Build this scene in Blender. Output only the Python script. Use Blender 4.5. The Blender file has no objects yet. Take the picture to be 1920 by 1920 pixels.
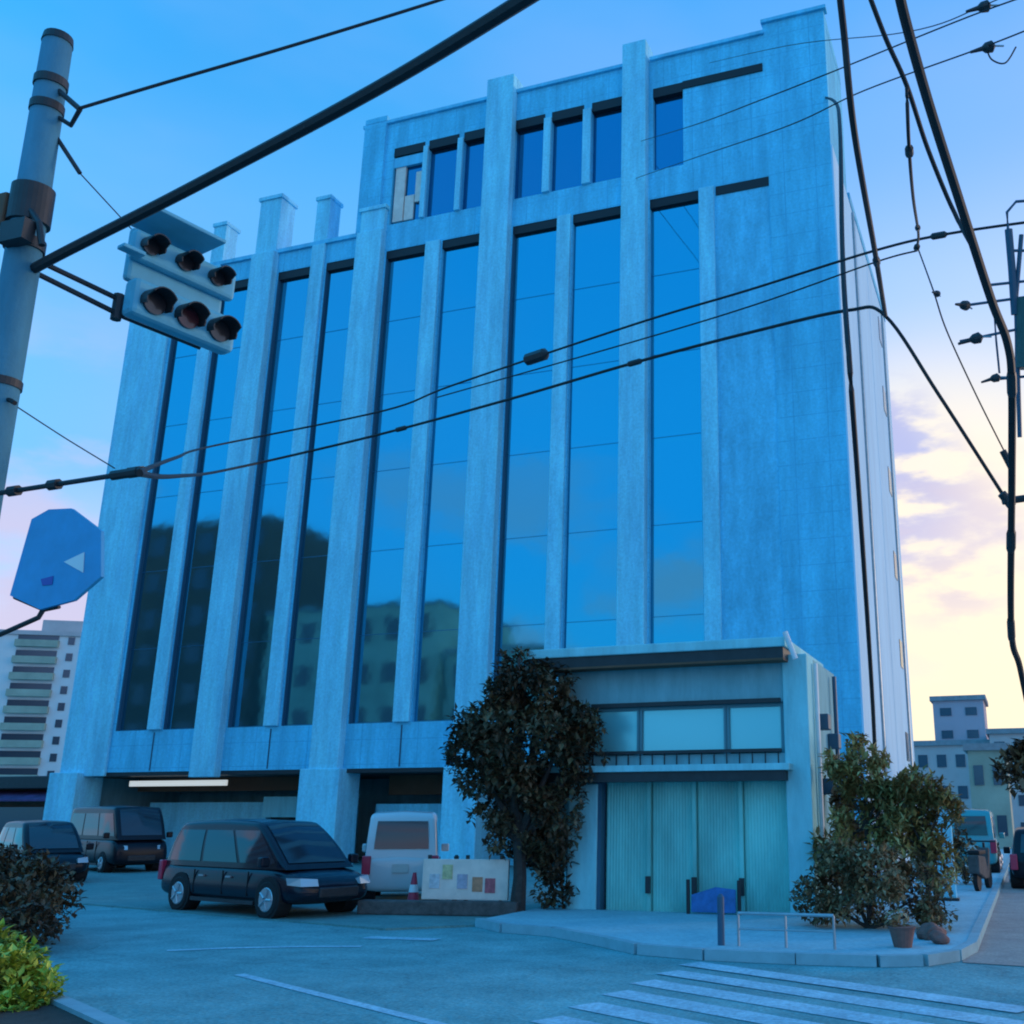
import bpy, bmesh, math, random
from mathutils import Vector, Matrix, noise
S = bpy.context.scene
COL = S.collection
R = math.radians
rnd = random.Random(7)

# ------------------------------------------------------------------ camera, sky, sun, exposure
F, PX, PY, CH = 1950.0, 1230.0, 960.0, 1.85
PITCH, YAW = math.atan(565 / F), R(19.05)
cam = bpy.data.cameras.new("camera"); co = bpy.data.objects.new("camera", cam); COL.objects.link(co)
cam.sensor_fit = 'HORIZONTAL'; cam.sensor_width = 36; cam.lens = F / 1920 * 36
cam.shift_x = -(PX - 960) / 1920
cam.clip_start = 0.1; cam.clip_end = 3000
co.location = (0, 0, CH); co.rotation_euler = (math.pi / 2 + PITCH, 0, YAW)
S.camera = co
S.render.resolution_x = S.render.resolution_y = 1024
S.view_settings.view_transform = 'Standard'; S.view_settings.look = 'None'
S.view_settings.gamma = 1; S.view_settings.exposure = 0.12
S.render.engine = 'CYCLES'
try: S.cycles.filter_width = 2.0
except Exception: pass

SUN_AZ, SUN_EL = R(46), R(7)            # azimuth from +Y towards +X; the sun goes down behind the block on the right
world = bpy.data.worlds.new("World"); S.world = world; world.use_nodes = True
nt = world.node_tree; nt.nodes.clear()
def wn(t, **k):
    n = nt.nodes.new(t)
    for a, b in k.items(): setattr(n, a, b)
    return n
L = nt.links.new
out = wn('ShaderNodeOutputWorld'); bg = wn('ShaderNodeBackground'); bg.inputs['Strength'].default_value = 0.1
L(bg.outputs[0], out.inputs[0])
tc = wn('ShaderNodeTexCoord')
sep = wn('ShaderNodeSeparateXYZ'); L(tc.outputs['Generated'], sep.inputs[0])
def ramp(stops, mult=1.0):
    r = wn('ShaderNodeValToRGB'); e = r.color_ramp.elements
    while len(e) < len(stops): e.new(0.5)
    for el, (p, c) in zip(e, stops): el.position = p; el.color = (*c, 1)
    r.color_ramp.interpolation = 'EASE'
    L(sep.outputs[2], r.inputs[0]); return r
front = ramp([(0, (1.0, .78, .60)), (.08, (1.1, .95, .64)), (.19, (1.08, .98, .78)), (.31, (.80, .88, 1.0)), (.43, (.52, .68, 1.0)), (.58, (.26, .50, .98)), (.72, (.09, .38, .93)), (1, (.03, .30, .85))])
side = ramp([(0, (.95, .76, .74)), (.12, (.90, .74, .82)), (.20, (.52, .66, .98)), (.30, (.22, .54, .96)), (.48, (.12, .46, .94)), (.62, (.045, .38, .88)), (1, (.03, .34, .85))])
back = ramp([(0, (.24, .72, 1.1)), (.10, (.10, .72, 1.25)), (.3, (.05, .66, 1.36)), (.6, (.03, .56, 1.28)), (1, (.03, .42, 1.0))])
dotn = wn('ShaderNodeVectorMath', operation='DOT_PRODUCT'); dotn.inputs[1].default_value = (math.sin(SUN_AZ), math.cos(SUN_AZ), 0)
L(tc.outputs['Generated'], dotn.inputs[0])
def mr(src, a, b):
    m = wn('ShaderNodeMapRange'); m.interpolation_type = 'SMOOTHSTEP'
    m.inputs['From Min'].default_value = a; m.inputs['From Max'].default_value = b
    L(src, m.inputs['Value']); return m.outputs['Result']
def mix(f, a, b, mode='MIX'):
    m = wn('ShaderNodeMix', data_type='RGBA', blend_type=mode)
    if isinstance(f, (int, float)): m.inputs[0].default_value = f
    else: L(f, m.inputs[0])
    for s, v in ((6, a), (7, b)):
        if isinstance(v, tuple): m.inputs[s].default_value = (*v, 1)
        else: L(v, m.inputs[s])
    return m.outputs[2]
g = mix(mr(dotn.outputs['Value'], 0.05, 0.8), side.outputs[0], front.outputs[0])
g = mix(mr(dotn.outputs['Value'], -0.55, 0.0), back.outputs[0], g)
# soft clouds
mp = wn('ShaderNodeMapping'); mp.inputs['Scale'].default_value = (1, 1, 2.6); L(tc.outputs['Generated'], mp.inputs[0])
nz = wn('ShaderNodeTexNoise'); nz.inputs['Scale'].default_value = 5.5; nz.inputs['Detail'].default_value = 6; L(mp.outputs[0], nz.inputs['Vector'])
nz2 = wn('ShaderNodeTexNoise'); nz2.inputs['Scale'].default_value = 2.6; nz2.inputs['Detail'].default_value = 4; L(mp.outputs[0], nz2.inputs['Vector'])
cl = mr(nz.outputs['Fac'], .47, .62)
band = wn('ShaderNodeMath', operation='MULTIPLY'); L(cl, band.inputs[0])
m1 = wn('ShaderNodeMapRange'); m1.inputs['From Min'].default_value = .42; m1.inputs['From Max'].default_value = .22
m1.inputs['To Max'].default_value = .85; L(sep.outputs[2], m1.inputs['Value']); L(m1.outputs[0], band.inputs[1])
g = mix(band.outputs[0], g, (.62, .58, .78))
def spot(g, d, a, b, col, k, nzf=None):
    dn = wn('ShaderNodeVectorMath', operation='DOT_PRODUCT'); dn.inputs[1].default_value = Vector(d).normalized(); L(tc.outputs['Generated'], dn.inputs[0])
    m = wn('ShaderNodeMath', operation='MULTIPLY'); L(mr(dn.outputs['Value'], a, b), m.inputs[0]); m.inputs[1].default_value = k
    o = m.outputs[0]
    if nzf:
        m2 = wn('ShaderNodeMath', operation='MULTIPLY'); L(o, m2.inputs[0]); L(nzf, m2.inputs[1]); o = m2.outputs[0]
    return mix(o, g, col)
nz3 = wn('ShaderNodeTexNoise'); nz3.inputs['Scale'].default_value = 14; nz3.inputs['Detail'].default_value = 5; L(mp.outputs[0], nz3.inputs['Vector'])
g = spot(g, (-.06, .957, .17), .955, .995, (1.12, .94, .66), .8)
g = spot(g, (-.13, .94, .30), .9925, .9985, (.46, .50, .80), .95, mr(nz3.outputs['Fac'], .40, .56))
g = spot(g, (-.05, .95, .235), .9955, .9992, (.72, .62, .70), .7, mr(nz3.outputs['Fac'], .40, .60))
veil = wn('ShaderNodeMath', operation='MULTIPLY'); L(mr(nz2.outputs['Fac'], .42, .72), veil.inputs[0]); veil.inputs[1].default_value = .16
g = mix(veil.outputs[0], g, (.42, .55, 1.0))
sky = wn('ShaderNodeTexSky'); sky.sky_type = 'NISHITA'; sky.sun_disc = False
sky.sun_elevation = SUN_EL; sky.sun_rotation = SUN_AZ
tint = mix(1.0, sky.outputs[0], (.04, .28, .9), 'MULTIPLY')
scale = wn('ShaderNodeVectorMath', operation='SCALE'); L(g, scale.inputs[0]); scale.inputs['Scale'].default_value = 10.0
add = wn('ShaderNodeVectorMath', operation='ADD'); L(scale.outputs[0], add.inputs[0])
t2 = wn('ShaderNodeVectorMath', operation='SCALE'); L(tint, t2.inputs[0]); t2.inputs['Scale'].default_value = .12
L(t2.outputs[0], add.inputs[1]); L(add.outputs[0], bg.inputs['Color'])

sl = bpy.data.lights.new("sun", 'SUN'); sl.energy = 0.8; sl.angle = R(12); sl.color = (1.0, .72, .56)
so = bpy.data.objects.new("sun", sl); COL.objects.link(so)
sd = Vector((math.sin(SUN_AZ) * math.cos(SUN_EL), math.cos(SUN_AZ) * math.cos(SUN_EL), math.sin(SUN_EL)))
so.rotation_euler = sd.to_track_quat('Z', 'Y').to_euler(); so.location = (40, 60, 40)

# ------------------------------------------------------------------ measuring helper: a line of sight to a real point in space
def ray(x, y):
    a = (x - PX) / F; b = (PY - y) / F
    f = math.cos(PITCH) - b * math.sin(PITCH); u = math.sin(PITCH) + b * math.cos(PITCH)
    return Vector((a * math.cos(YAW) - f * math.sin(YAW), a * math.sin(YAW) + f * math.cos(YAW), u))
def at(x, y, d): return Vector((0, 0, CH)) + ray(x, y) * d
def atz(x, y, z):
    r = ray(x, y); return Vector((0, 0, CH)) + r * ((z - CH) / r.z)
def onY(x, y, Y):
    r = ray(x, y); return Vector((0, 0, CH)) + r * (Y / r.y)

# ------------------------------------------------------------------ materials
def mat(name, col, rough=.7, metal=0, var=0.0, scale=3.0, bump=0.0, col2=None, spec=.5, coat=0, emit=None, grid=None, streak=0):
    m = bpy.data.materials.new(name); m.use_nodes = True
    n = m.node_tree; b = n.nodes['Principled BSDF']; lk = n.links.new
    b.inputs['Roughness'].default_value = rough; b.inputs['Metallic'].default_value = metal
    b.inputs['Specular IOR Level'].default_value = spec; b.inputs['Coat Weight'].default_value = coat
    b.inputs['Base Color'].default_value = (*col, 1)
    t = n.nodes.new('ShaderNodeTexCoord')
    src = None
    if var or col2:
        z = n.nodes.new('ShaderNodeTexNoise'); z.inputs['Scale'].default_value = scale; z.inputs['Detail'].default_value = 8
        z.inputs['Roughness'].default_value = .65
        if streak:
            mp = n.nodes.new('ShaderNodeMapping'); mp.inputs['Scale'].default_value = (1, 1, 1 / streak)
            lk(t.outputs['Object'], mp.inputs[0]); lk(mp.outputs[0], z.inputs['Vector'])
        else: lk(t.outputs['Object'], z.inputs['Vector'])
        r = n.nodes.new('ShaderNodeValToRGB'); e = r.color_ramp.elements
        c2 = col2 or tuple(min(1, c * (1 + var)) for c in col); c1 = tuple(c * (1 - var) for c in col) if not col2 else col
        e[0].position = .3; e[1].position = .7; e[0].color = (*c1, 1); e[1].color = (*c2, 1)
        lk(z.outputs['Fac'], r.inputs[0]); src = r.outputs[0]
    if grid:
        gw, gh, gc = grid
        sx = n.nodes.new('ShaderNodeSeparateXYZ'); lk(t.outputs['Object'], sx.inputs[0])
        ad = n.nodes.new('ShaderNodeMath'); ad.operation = 'ADD'; lk(sx.outputs[0], ad.inputs[0]); lk(sx.outputs[1], ad.inputs[1])
        mx = None
        for o, w in ((ad.outputs[0], gw), (sx.outputs[2], gh)):
            pp = n.nodes.new('ShaderNodeMath'); pp.operation = 'PINGPONG'; pp.inputs[1].default_value = w / 2; lk(o, pp.inputs[0])
            ls = n.nodes.new('ShaderNodeMath'); ls.operation = 'LESS_THAN'; ls.inputs[1].default_value = .014; lk(pp.outputs[0], ls.inputs[0])
            if mx is None: mx = ls.outputs[0]
            else:
                q = n.nodes.new('ShaderNodeMath'); q.operation = 'MAXIMUM'; lk(mx, q.inputs[0]); lk(ls.outputs[0], q.inputs[1]); mx = q.outputs[0]
        mm = n.nodes.new('ShaderNodeMix'); mm.data_type = 'RGBA'; lk(mx, mm.inputs[0])
        if src: lk(src, mm.inputs[6])
        else: mm.inputs[6].default_value = (*col, 1)
        mm.inputs[7].default_value = (*gc, 1); src = mm.outputs[2]
    if src: lk(src, b.inputs['Base Color'])
    if bump:
        z2 = n.nodes.new('ShaderNodeTexNoise'); z2.inputs['Scale'].default_value = scale * 6; z2.inputs['Detail'].default_value = 5
        lk(t.outputs['Object'], z2.inputs['Vector'])
        bp = n.nodes.new('ShaderNodeBump'); bp.inputs['Strength'].default_value = bump; bp.inputs['Distance'].default_value = .02
        lk(z2.outputs['Fac'], bp.inputs['Height']); lk(bp.outputs[0], b.inputs['Normal'])
    if emit: b.inputs['Emission Color'].default_value = (*emit[0], 1); b.inputs['Emission Strength'].default_value = emit[1]
    return m
M = dict(
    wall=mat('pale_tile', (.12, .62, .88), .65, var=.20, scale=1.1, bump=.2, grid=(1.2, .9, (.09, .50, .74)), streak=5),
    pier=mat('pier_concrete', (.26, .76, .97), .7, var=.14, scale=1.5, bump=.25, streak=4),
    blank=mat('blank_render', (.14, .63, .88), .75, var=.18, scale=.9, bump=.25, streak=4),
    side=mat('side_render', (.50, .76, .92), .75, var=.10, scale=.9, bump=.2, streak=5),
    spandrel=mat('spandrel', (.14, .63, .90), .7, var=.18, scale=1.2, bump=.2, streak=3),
    roof=mat('roof_felt', (.3, .32, .34), .9, var=.2),
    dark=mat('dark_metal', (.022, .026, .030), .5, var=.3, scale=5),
    louvre=mat('louvre_metal', (.012, .012, .016), .6),
    dark_reveal=mat('dark_slate', (.03, .10, .16), .5),  # slate tone; also colours the strips that darken the window reveals
    cable=mat('cable_rubber', (.012, .013, .016), .6, var=.3, scale=8),
    pole=mat('pole_concrete', (.07, .24, .33), .85, var=.18, scale=4, bump=.3, streak=4),
    steel=mat('galvanised_steel', (.36, .42, .44), .45, metal=.6, var=.15, scale=6),
    signal=mat('signal_paint', (.12, .46, .60), .5, var=.10, scale=5),
    lens=mat('signal_lens', (.03, .025, .03), .25, coat=.5),
    lensr=mat('signal_lens_red', (.06, .012, .02), .25, coat=.5),
    signblue=mat('sign_blue', (.03, .34, .62), .45, var=.12, scale=4),
    white=mat('white_paint', (.78, .80, .80), .5, var=.05, scale=4),
    asphalt=mat('asphalt', (.10, .29, .30), .9, col2=(.19, .45, .46), scale=1.2, bump=1.0),
    asphalt2=mat('side_street_asphalt', (.34, .25, .22), .85, col2=(.46, .36, .31), scale=1.7, bump=.5),
    paint=mat('road_paint', (.28, .48, .56), .7, col2=(.50, .76, .84), scale=2.0),
    paving=mat('paving', (.24, .48, .54), .8, col2=(.36, .60, .64), scale=1.6, bump=.4, grid=None),
    kerb=mat('kerb_stone', (.26, .44, .48), .8, var=.15, scale=3),
    lot=mat('forecourt', (.09, .22, .22), .85, col2=(.15, .32, .30), scale=1.4, bump=.4),
    annex=mat('annex_render', (.24, .50, .54), .85, var=.10, scale=1.6, bump=.25, streak=3),
    annexp=mat('annex_pier', (.30, .70, .74), .8, var=.10, scale=1.8, bump=.25, streak=3),
    shutter=mat('shutter_metal', (.20, .60, .54), .6, metal=.0, var=.22, scale=1.5, streak=4),
    black=mat('black_paint', (.008, .010, .016), .3, coat=.08, spec=.25),
    navy=mat('dark_navy_paint', (.008, .011, .020), .25, coat=.12, spec=.3),
    carwhite=mat('white_car_paint', (.62, .66, .66), .3, coat=.5),
    teal=mat('teal_car_paint', (.05, .34, .36), .3, coat=.6),
    tyre=mat('tyre', (.012, .012, .013), .8),
    rim=mat('alloy', (.50, .50, .52), .35, metal=.7),
    rimgrey=mat('frame_grey', (.10, .26, .30), .6),
    headl=mat('headlight', (.55, .60, .62), .15, coat=.6, metal=.3),
    tail=mat('tail_light', (.55, .03, .08), .3, coat=.5),
    plate=mat('number_plate', (.6, .6, .55), .5),
    bark=mat('bark', (.05, .04, .035), .9, var=.4, scale=9, bump=.6),
    soil=mat('soil', (.06, .045, .035), .95, var=.3, scale=5, bump=.5),
    red=mat('cone_red', (.55, .04, .08), .5),
    bluep=mat('blue_tarp', (.03, .16, .42), .6, var=.3, scale=6, bump=.5),
    terra=mat('terracotta', (.22, .10, .08), .8, var=.2, scale=7),
    beige=mat('hoarding_board', (.85, .70, .60), .75, var=.15, scale=3),
    strip=mat('lit_strip', (.8, .8, .75), .4, emit=((.8, .86, .85), .55)),
    stone=mat('stone_wall', (.10, .09, .085), .9, var=.4, scale=6, bump=.7),
    far=mat('far_wall', (.62, .52, .50), .8, var=.12, scale=.4),  # warm grey carries the distance haze in the wall colour
    far2=mat('far_wall_warm', (.52, .42, .46), .8, var=.1, scale=.4),  # haze tint put into the colour here too
    far3=mat('far_wall_green', (.40, .44, .34), .8, var=.2, scale=.6),
    towerw=mat('tower_wall', (.82, .78, .76), .8, var=.08, scale=.3),
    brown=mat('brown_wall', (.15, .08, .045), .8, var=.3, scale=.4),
    olive=mat('olive_wall', (.55, .56, .42), .8, var=.25, scale=.5),
)
def glass_mat(name, col, metal, rough, wob=.02):
    m = mat(name, col, rough, metal=metal, spec=.8)
    n = m.node_tree; b = n.nodes['Principled BSDF']
    t = n.nodes.new('ShaderNodeTexCoord'); z = n.nodes.new('ShaderNodeTexNoise'); z.inputs['Scale'].default_value = .9; z.inputs['Detail'].default_value = 2
    n.links.new(t.outputs['Object'], z.inputs['Vector'])
    bp = n.nodes.new('ShaderNodeBump'); bp.inputs['Strength'].default_value = wob; bp.inputs['Distance'].default_value = .15
    n.links.new(z.outputs['Fac'], bp.inputs['Height']); n.links.new(bp.outputs[0], b.inputs['Normal'])
    return m
M['glass'] = glass_mat('mirror_glass', (.06, .36, .50), .92, .05, .02)
M['glass2'] = glass_mat('upper_glass', (.03, .22, .38), .9, .08, .03)
M['cglass'] = glass_mat('car_glass', (.02, .03, .04), .0, .06, 0)
M['pglass'] = glass_mat('annex_glass', (.22, .66, .70), .35, .25, .03)
M['fglass'] = glass_mat('far_glass', (.06, .09, .13), .3, .15, 0)
def leaf_mat(name, c):
    m = mat(name, c, .55, var=.45, scale=1.6, spec=.3); return m
LEAF = dict(dark=[leaf_mat('leaf_dark', (.07, .045, .024)), leaf_mat('leaf_mid', (.13, .095, .045)), leaf_mat('leaf_pale', (.17, .13, .08))],
            bush=[leaf_mat('bush_dark', (.16, .095, .045)), leaf_mat('bush_mid', (.28, .18, .08)), leaf_mat('bush_pale', (.46, .32, .18))],
            green=[leaf_mat('green_dark', (.22, .14, .045)), leaf_mat('green_mid', (.42, .28, .09)), leaf_mat('green_pale', (.55, .42, .18))],
            lime=[leaf_mat('lime_dark', (.16, .24, .025)), leaf_mat('lime_mid', (.36, .44, .045)), leaf_mat('lime_pale', (.5, .56, .09))])

# ------------------------------------------------------------------ object helpers
def tag(o, label=None, cat=None, group=None, kind=None):
    if label: o['label'] = label
    if cat: o['category'] = cat
    if group: o['group'] = group
    if kind: o['kind'] = kind
    return o
def empty(name, loc, rz=0, label=None, cat=None, group=None):
    o = bpy.data.objects.new(name, None); COL.objects.link(o); o.location = loc; o.rotation_euler = (0, 0, rz)
    o.empty_display_size = .2
    return tag(o, label, cat, group)
class MB:
    def __init__(s): s.v = []; s.f = []; s.mi = []; s.smooth = False
    def poly(s, pts, mi=0):
        b = len(s.v); s.v += [tuple(p) for p in pts]; s.f.append(tuple(range(b, b + len(pts)))); s.mi.append(mi); return s
    def mesh(s, vs, fs, mi=0):
        b = len(s.v); s.v += [tuple(p) for p in vs]
        for f in fs: s.f.append(tuple(b + i for i in f)); s.mi.append(mi)
        return s
    def box(s, x0, y0, z0, x1, y1, z1, mi=0, M_=None):
        vs = [Vector(p) for p in ((x0, y0, z0), (x1, y0, z0), (x1, y1, z0), (x0, y1, z0), (x0, y0, z1), (x1, y0, z1), (x1, y1, z1), (x0, y1, z1))]
        if M_: vs = [M_ @ v for v in vs]
        return s.mesh(vs, [(0, 3, 2, 1), (4, 5, 6, 7), (0, 1, 5, 4), (1, 2, 6, 5), (2, 3, 7, 6), (3, 0, 4, 7)], mi)
    def tube(s, pts, r, n=8, mi=0, cap=True):
        pts = [Vector(p) for p in pts]; k = len(pts)
        rs = r if isinstance(r, (list, tuple)) else [r] * k
        vs = []; up = Vector((0, 0, 1))
        for i, p in enumerate(pts):
            d = (pts[min(i + 1, k - 1)] - pts[max(i - 1, 0)]).normalized()
            ref = up if abs(d.z) < .95 else Vector((1, 0, 0))
            a = d.cross(ref).normalized(); b = d.cross(a)
            for j in range(n):
                t = 2 * math.pi * j / n; vs.append(p + (a * math.cos(t) + b * math.sin(t)) * rs[i])
        fs = [(i * n + j, i * n + (j + 1) % n, (i + 1) * n + (j + 1) % n, (i + 1) * n + j) for i in range(k - 1) for j in range(n)]
        if cap: fs += [tuple(range(n))[::-1], tuple((k - 1) * n + j for j in range(n))]
        return s.mesh(vs, fs, mi)
    def prism(s, pts, axis, d, mi=0):
        pts = [Vector(p) for p in pts]; ax = Vector(axis) * d; n = len(pts)
        return s.mesh(pts + [p + ax for p in pts], [tuple(range(n))[::-1], tuple(range(n, 2 * n))] + [(i, (i + 1) % n, n + (i + 1) % n, n + i) for i in range(n)], mi)
    def build(s, name, mats, parent=None, bevel=0, smooth=False, sub=0):
        me = bpy.data.meshes.new(name); me.from_pydata([tuple(v) for v in s.v], [], s.f)
        mats = mats if isinstance(mats, list) else [mats]
        for m in mats: me.materials.append(m)
        if len(mats) > 1: me.polygons.foreach_set('material_index', s.mi)
        bm = bmesh.new(); bm.from_mesh(me); 
        if sub or smooth: bmesh.ops.remove_doubles(bm, verts=bm.verts, dist=1e-5)
        if len(bm.faces) < 5000: bmesh.ops.recalc_face_normals(bm, faces=bm.faces)
        bm.to_mesh(me); bm.free()
        if smooth: me.polygons.foreach_set('use_smooth', [True] * len(me.polygons))
        me.update()
        o = bpy.data.objects.new(name, me); COL.objects.link(o)
        if parent: o.parent = parent
        if bevel:
            m = o.modifiers.new('bevel', 'BEVEL'); m.width = bevel; m.segments = 2; m.limit_method = 'ANGLE'; m.angle_limit = R(40)
        if sub:
            m = o.modifiers.new('sub', 'SUBSURF'); m.levels = sub; m.render_levels = sub
        return o
def children(o): return [c for c in bpy.data.objects if c.parent == o]
def copy_tree(o, parent=None):
    c = o.copy(); COL.objects.link(c)
    if parent: c.parent = parent
    for ch in children(o): copy_tree(ch, c)
    return c
def sheet(name, pts, z, m, kind='structure', thick=0):
    mb = MB()
    if thick: mb.prism([(x, y, z - thick) for x, y in pts], (0, 0, 1), thick)
    else: mb.poly([(x, y, z) for x, y in pts])
    o = mb.build(name, m); tag(o, kind=kind); return o

# ------------------------------------------------------------------ ground
sheet('ground', [(-500, -300), (500, -300), (500, 900), (-500, 900)], -.004, M['asphalt'])
RD = Vector((math.cos(R(-28)), math.sin(R(-28)), 0)); RN = Vector((math.sin(R(28)), math.cos(R(28)), 0))
K0 = Vector((-8.9, 8.5, 0))                             # a point of the near kerb; RD runs along the main road, RN across it
def rp(s, t): p = K0 + RD * s + RN * t; return (p.x, p.y)
sheet('main_road', [rp(-70, 0), rp(40, 0), rp(40, 5.6), rp(12, 6.9), rp(8, 6.9), rp(2, 5.6), rp(-70, 5.6)], 0.0, M['asphalt'])
sheet('side_street', [(-1.0, 15.0), (5.5, 14.0), (5.5, 300), (-1.0, 300)], 0.004, M['asphalt2'])
sheet('forecourt', [(-60, 42), (-60, 36), (-37, 22.6), (-10.2, 15.9), (-9.0, 17.0), (-9.0, 40), (-9, 42)], 0.03, M['lot'], thick=.05)
pv = [(-9.0, 19.25), (-9.0, 17.0), (-8.2, 16.35), (-7.2, 16.1), (-6.2, 15.35), (-5.2, 14.5), (-4.2, 14.25), (-3.0, 14.25), (-2.0, 14.35), (-1.5, 14.6), (-1.15, 15.2), (-1.0, 16.2), (-1.0, 60), (-3.7, 60), (-3.7, 19.25)]
sheet('pavement', pv, .12, M['paving'], thick=.13)
kb = MB()
edge = pv[1:13]
for a, b in zip(edge, edge[1:]):
    a = Vector((*a, 0)); b = Vector((*b, 0)); d = (b - a).normalized(); n = Vector((d.y, -d.x, 0)); n = -n if n.dot(Vector((-4, 20, 0)) - a) > 0 else n
    kb.prism([a - n * .004, b - n * .004, b + n * .14, a + n * .14], (0, 0, 1), .135)
tag(kb.build('kerb', M['kerb']), kind='structure')
nk = MB(); a = rp(-60, -.16); b = rp(20, -.16); c = rp(20, 0); d = rp(-60, 0)
nk.prism([(*a, 0), (*b, 0), (*c, 0), (*d, 0)], (0, 0, 1), .14); tag(nk.build('near_kerb', M['kerb']), kind='structure')
sheet('verge', [rp(-60, -.16), rp(3.5, -.16), rp(3.5, -6), rp(-60, -9)], .10, M['soil'], thick=.12)
# painted markings (as sheets on the road)
mk = MB()
def stripe(p, q, w, z=.006):
    p = Vector((*p, 0)); q = Vector((*q, 0)); d = (q - p).normalized(); n = Vector((-d.y, d.x, 0)) * w / 2
    mk.poly([(p - n) + Vector((0, 0, z)), (q - n) + Vector((0, 0, z)), (q + n) + Vector((0, 0, z)), (p + n) + Vector((0, 0, z))])
stripe((-9.1, 11.1), (-3.9, 8.5), .14)                   # lane line
prev = None
for x, y in [(-11.6, 12.6), (-11.0, 13.1), (-10.1, 13.6), (-9.3, 13.9)]:
    if prev: stripe(prev, (x, y), .16)
    prev = (x, y)
stripe((-9.9, 14.9), (-8.7, 15.0), .3)
stripe((-27.5, 25.6), (-18.8, 22.4), .25)
tag(mk.build('road_line', M['paint']), kind='structure')
mk = MB()
for k in range(11):                                       # zebra crossing
    y = 13.75 - k * .80; x = -4.3 - .03 * k
    d = Vector((math.cos(R(-27)), math.sin(R(-27))))
    stripe((x, y), (x + d.x * 4.6, y + d.y * 4.6), .40, .0065)
tag(mk.build('zebra_crossing', M['paint']), kind='structure')

# ------------------------------------------------------------------ main building
D = 34.0
bld = empty('office_building', (-21, 34, 0), 0, 'tall pale blue tiled office building with full height mirrored window bays', 'building')
off = Vector((21, -34, 0))
def bb(mb, *a, **k):                                     # world box -> building-local
    x0, y0, z0, x1, y1, z1 = a; mb.box(x0 + 21, y0 - 34, z0, x1 + 21, y1 - 34, z1, **k); return mb
XL, XR = -37.9, -4.8
bays = [(-35.3, -33.65), (-32.85, -31.0), (-29.65, -27.95), (-27.1, -25.45), (-24.05, -22.1), (-21.3, -19.4), (-18.0, -16.0), (-15.3, -13.15), (-12.0, -10.0), (-9.3, -7.2)]
ZS, ZT = 5.1, 25.15
wl = MB()
# main wall built as strips between the window bays, 0.5 deep
xs = [XL]
for a, b in bays: xs += [a, b]
xs += [XR]
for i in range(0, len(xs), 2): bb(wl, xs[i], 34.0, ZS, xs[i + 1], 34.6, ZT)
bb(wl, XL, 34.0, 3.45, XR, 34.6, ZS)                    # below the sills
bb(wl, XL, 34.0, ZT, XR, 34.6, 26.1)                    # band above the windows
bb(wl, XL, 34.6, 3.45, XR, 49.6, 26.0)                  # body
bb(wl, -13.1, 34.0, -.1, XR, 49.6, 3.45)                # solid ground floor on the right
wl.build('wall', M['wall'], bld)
up = MB()                                                # top storey
UB = [(-24.05, -22.5), (-22.28, -20.8), (-20.55, -19.4), (-18.1, -16.7), (-16.38, -14.92), (-14.56, -13.13), (-11.87, -10.6)]
U0, U1 = 26.45, 30.1
xs = [-25.6]
for a, b in UB: xs += [a, b]
xs += [XR]
for i in range(0, len(xs), 2): bb(up, xs[i], 34.02, 26.1, xs[i + 1], 34.5, 30.3)
for a, b in UB: bb(up, a, 34.02, 26.1, b, 34.5, U0)
bb(up, -25.6, 34.02, 30.3, XR, 34.5, 31.65)
bb(up, -25.6, 34.5, 26.0, XR, 38.0, 31.6)
bb(up, -7.25, 34.02, 31.65, XR, 38.0, 32.15)
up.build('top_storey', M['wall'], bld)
tr = MB()
bb(tr, -25.75, 33.9, 31.65, -19.45, 34.3, 31.8); bb(tr, -18.05, 33.9, 31.65, -13.15, 34.3, 31.8); bb(tr, -12.0, 33.9, 31.65, -7.2, 34.3, 31.8); bb(tr, -7.3, 33.9, 32.15, XR + .1, 34.3, 32.3)
bb(tr, XL, 33.88, 26.1, -25.6, 34.3, 26.28)
tr.build('parapet_coping', M['spandrel'], bld)
# piers
for (a, b, z1) in [(-31.0, -29.65, 28.9), (-25.45, -24.05, 27.2), (-19.4, -18.0, 32.4), (-13.15, -12.0, 32.5)]:
    m = MB(); bb(m, a + .06, 33.62, 3.2, b - .06, 34.02 if z1 > 30 else 34.0, z1 if z1 > 30 else 26.1)
    po = m.build('pier', M['pier'], bld, bevel=.03); m = MB()
    if z1 < 30: bb(m, a + .1, 33.8, 26.1, b - .1, 34.75, z1); bb(m, a + .02, 33.72, z1 - .01, b - .02, 34.83, z1 + .16)
    else: bb(m, a + .06, 34.02, 31.65, b - .06, 34.5, z1)
    m.build('pier_head', M['pier'], po)
for (a, b, z1) in [(-33.6, -32.85, 28.2), (-27.9, -27.15, 28.4), (-37.85, -35.4, 28.3)]:
    m = MB(); bb(m, a + .04, 33.86, 5.1 if a > -37 else 3.3, b - .04, 34.0, 26.1); po = m.build('pier', M['pier'], bld, bevel=.03); m = MB(); bb(m, a + .02, 33.95, 26.1, b - .02, 34.7, z1); bb(m, a - .03, 33.88, z1 - .01, b + .03, 34.8, z1 + .16); m.build('pier_head', M['pier'], po)
for (a, b) in [(-22.1, -21.3), (-16.0, -15.3), (-10.0, -9.3)]:
    m = MB(); bb(m, a + .05, 33.86, 5.1, b - .05, 34.0, 25.15); m.build('mullion', M['pier'], bld, bevel=.02)
for (a, b) in [(-22.5, -22.28), (-20.8, -20.55), (-16.7, -16.38), (-14.92, -14.56)]:
    m = MB(); bb(m, a, 33.9, 26.45, b, 34.02, 30.0); m.build('mullion', M['pier'], bld)
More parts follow.
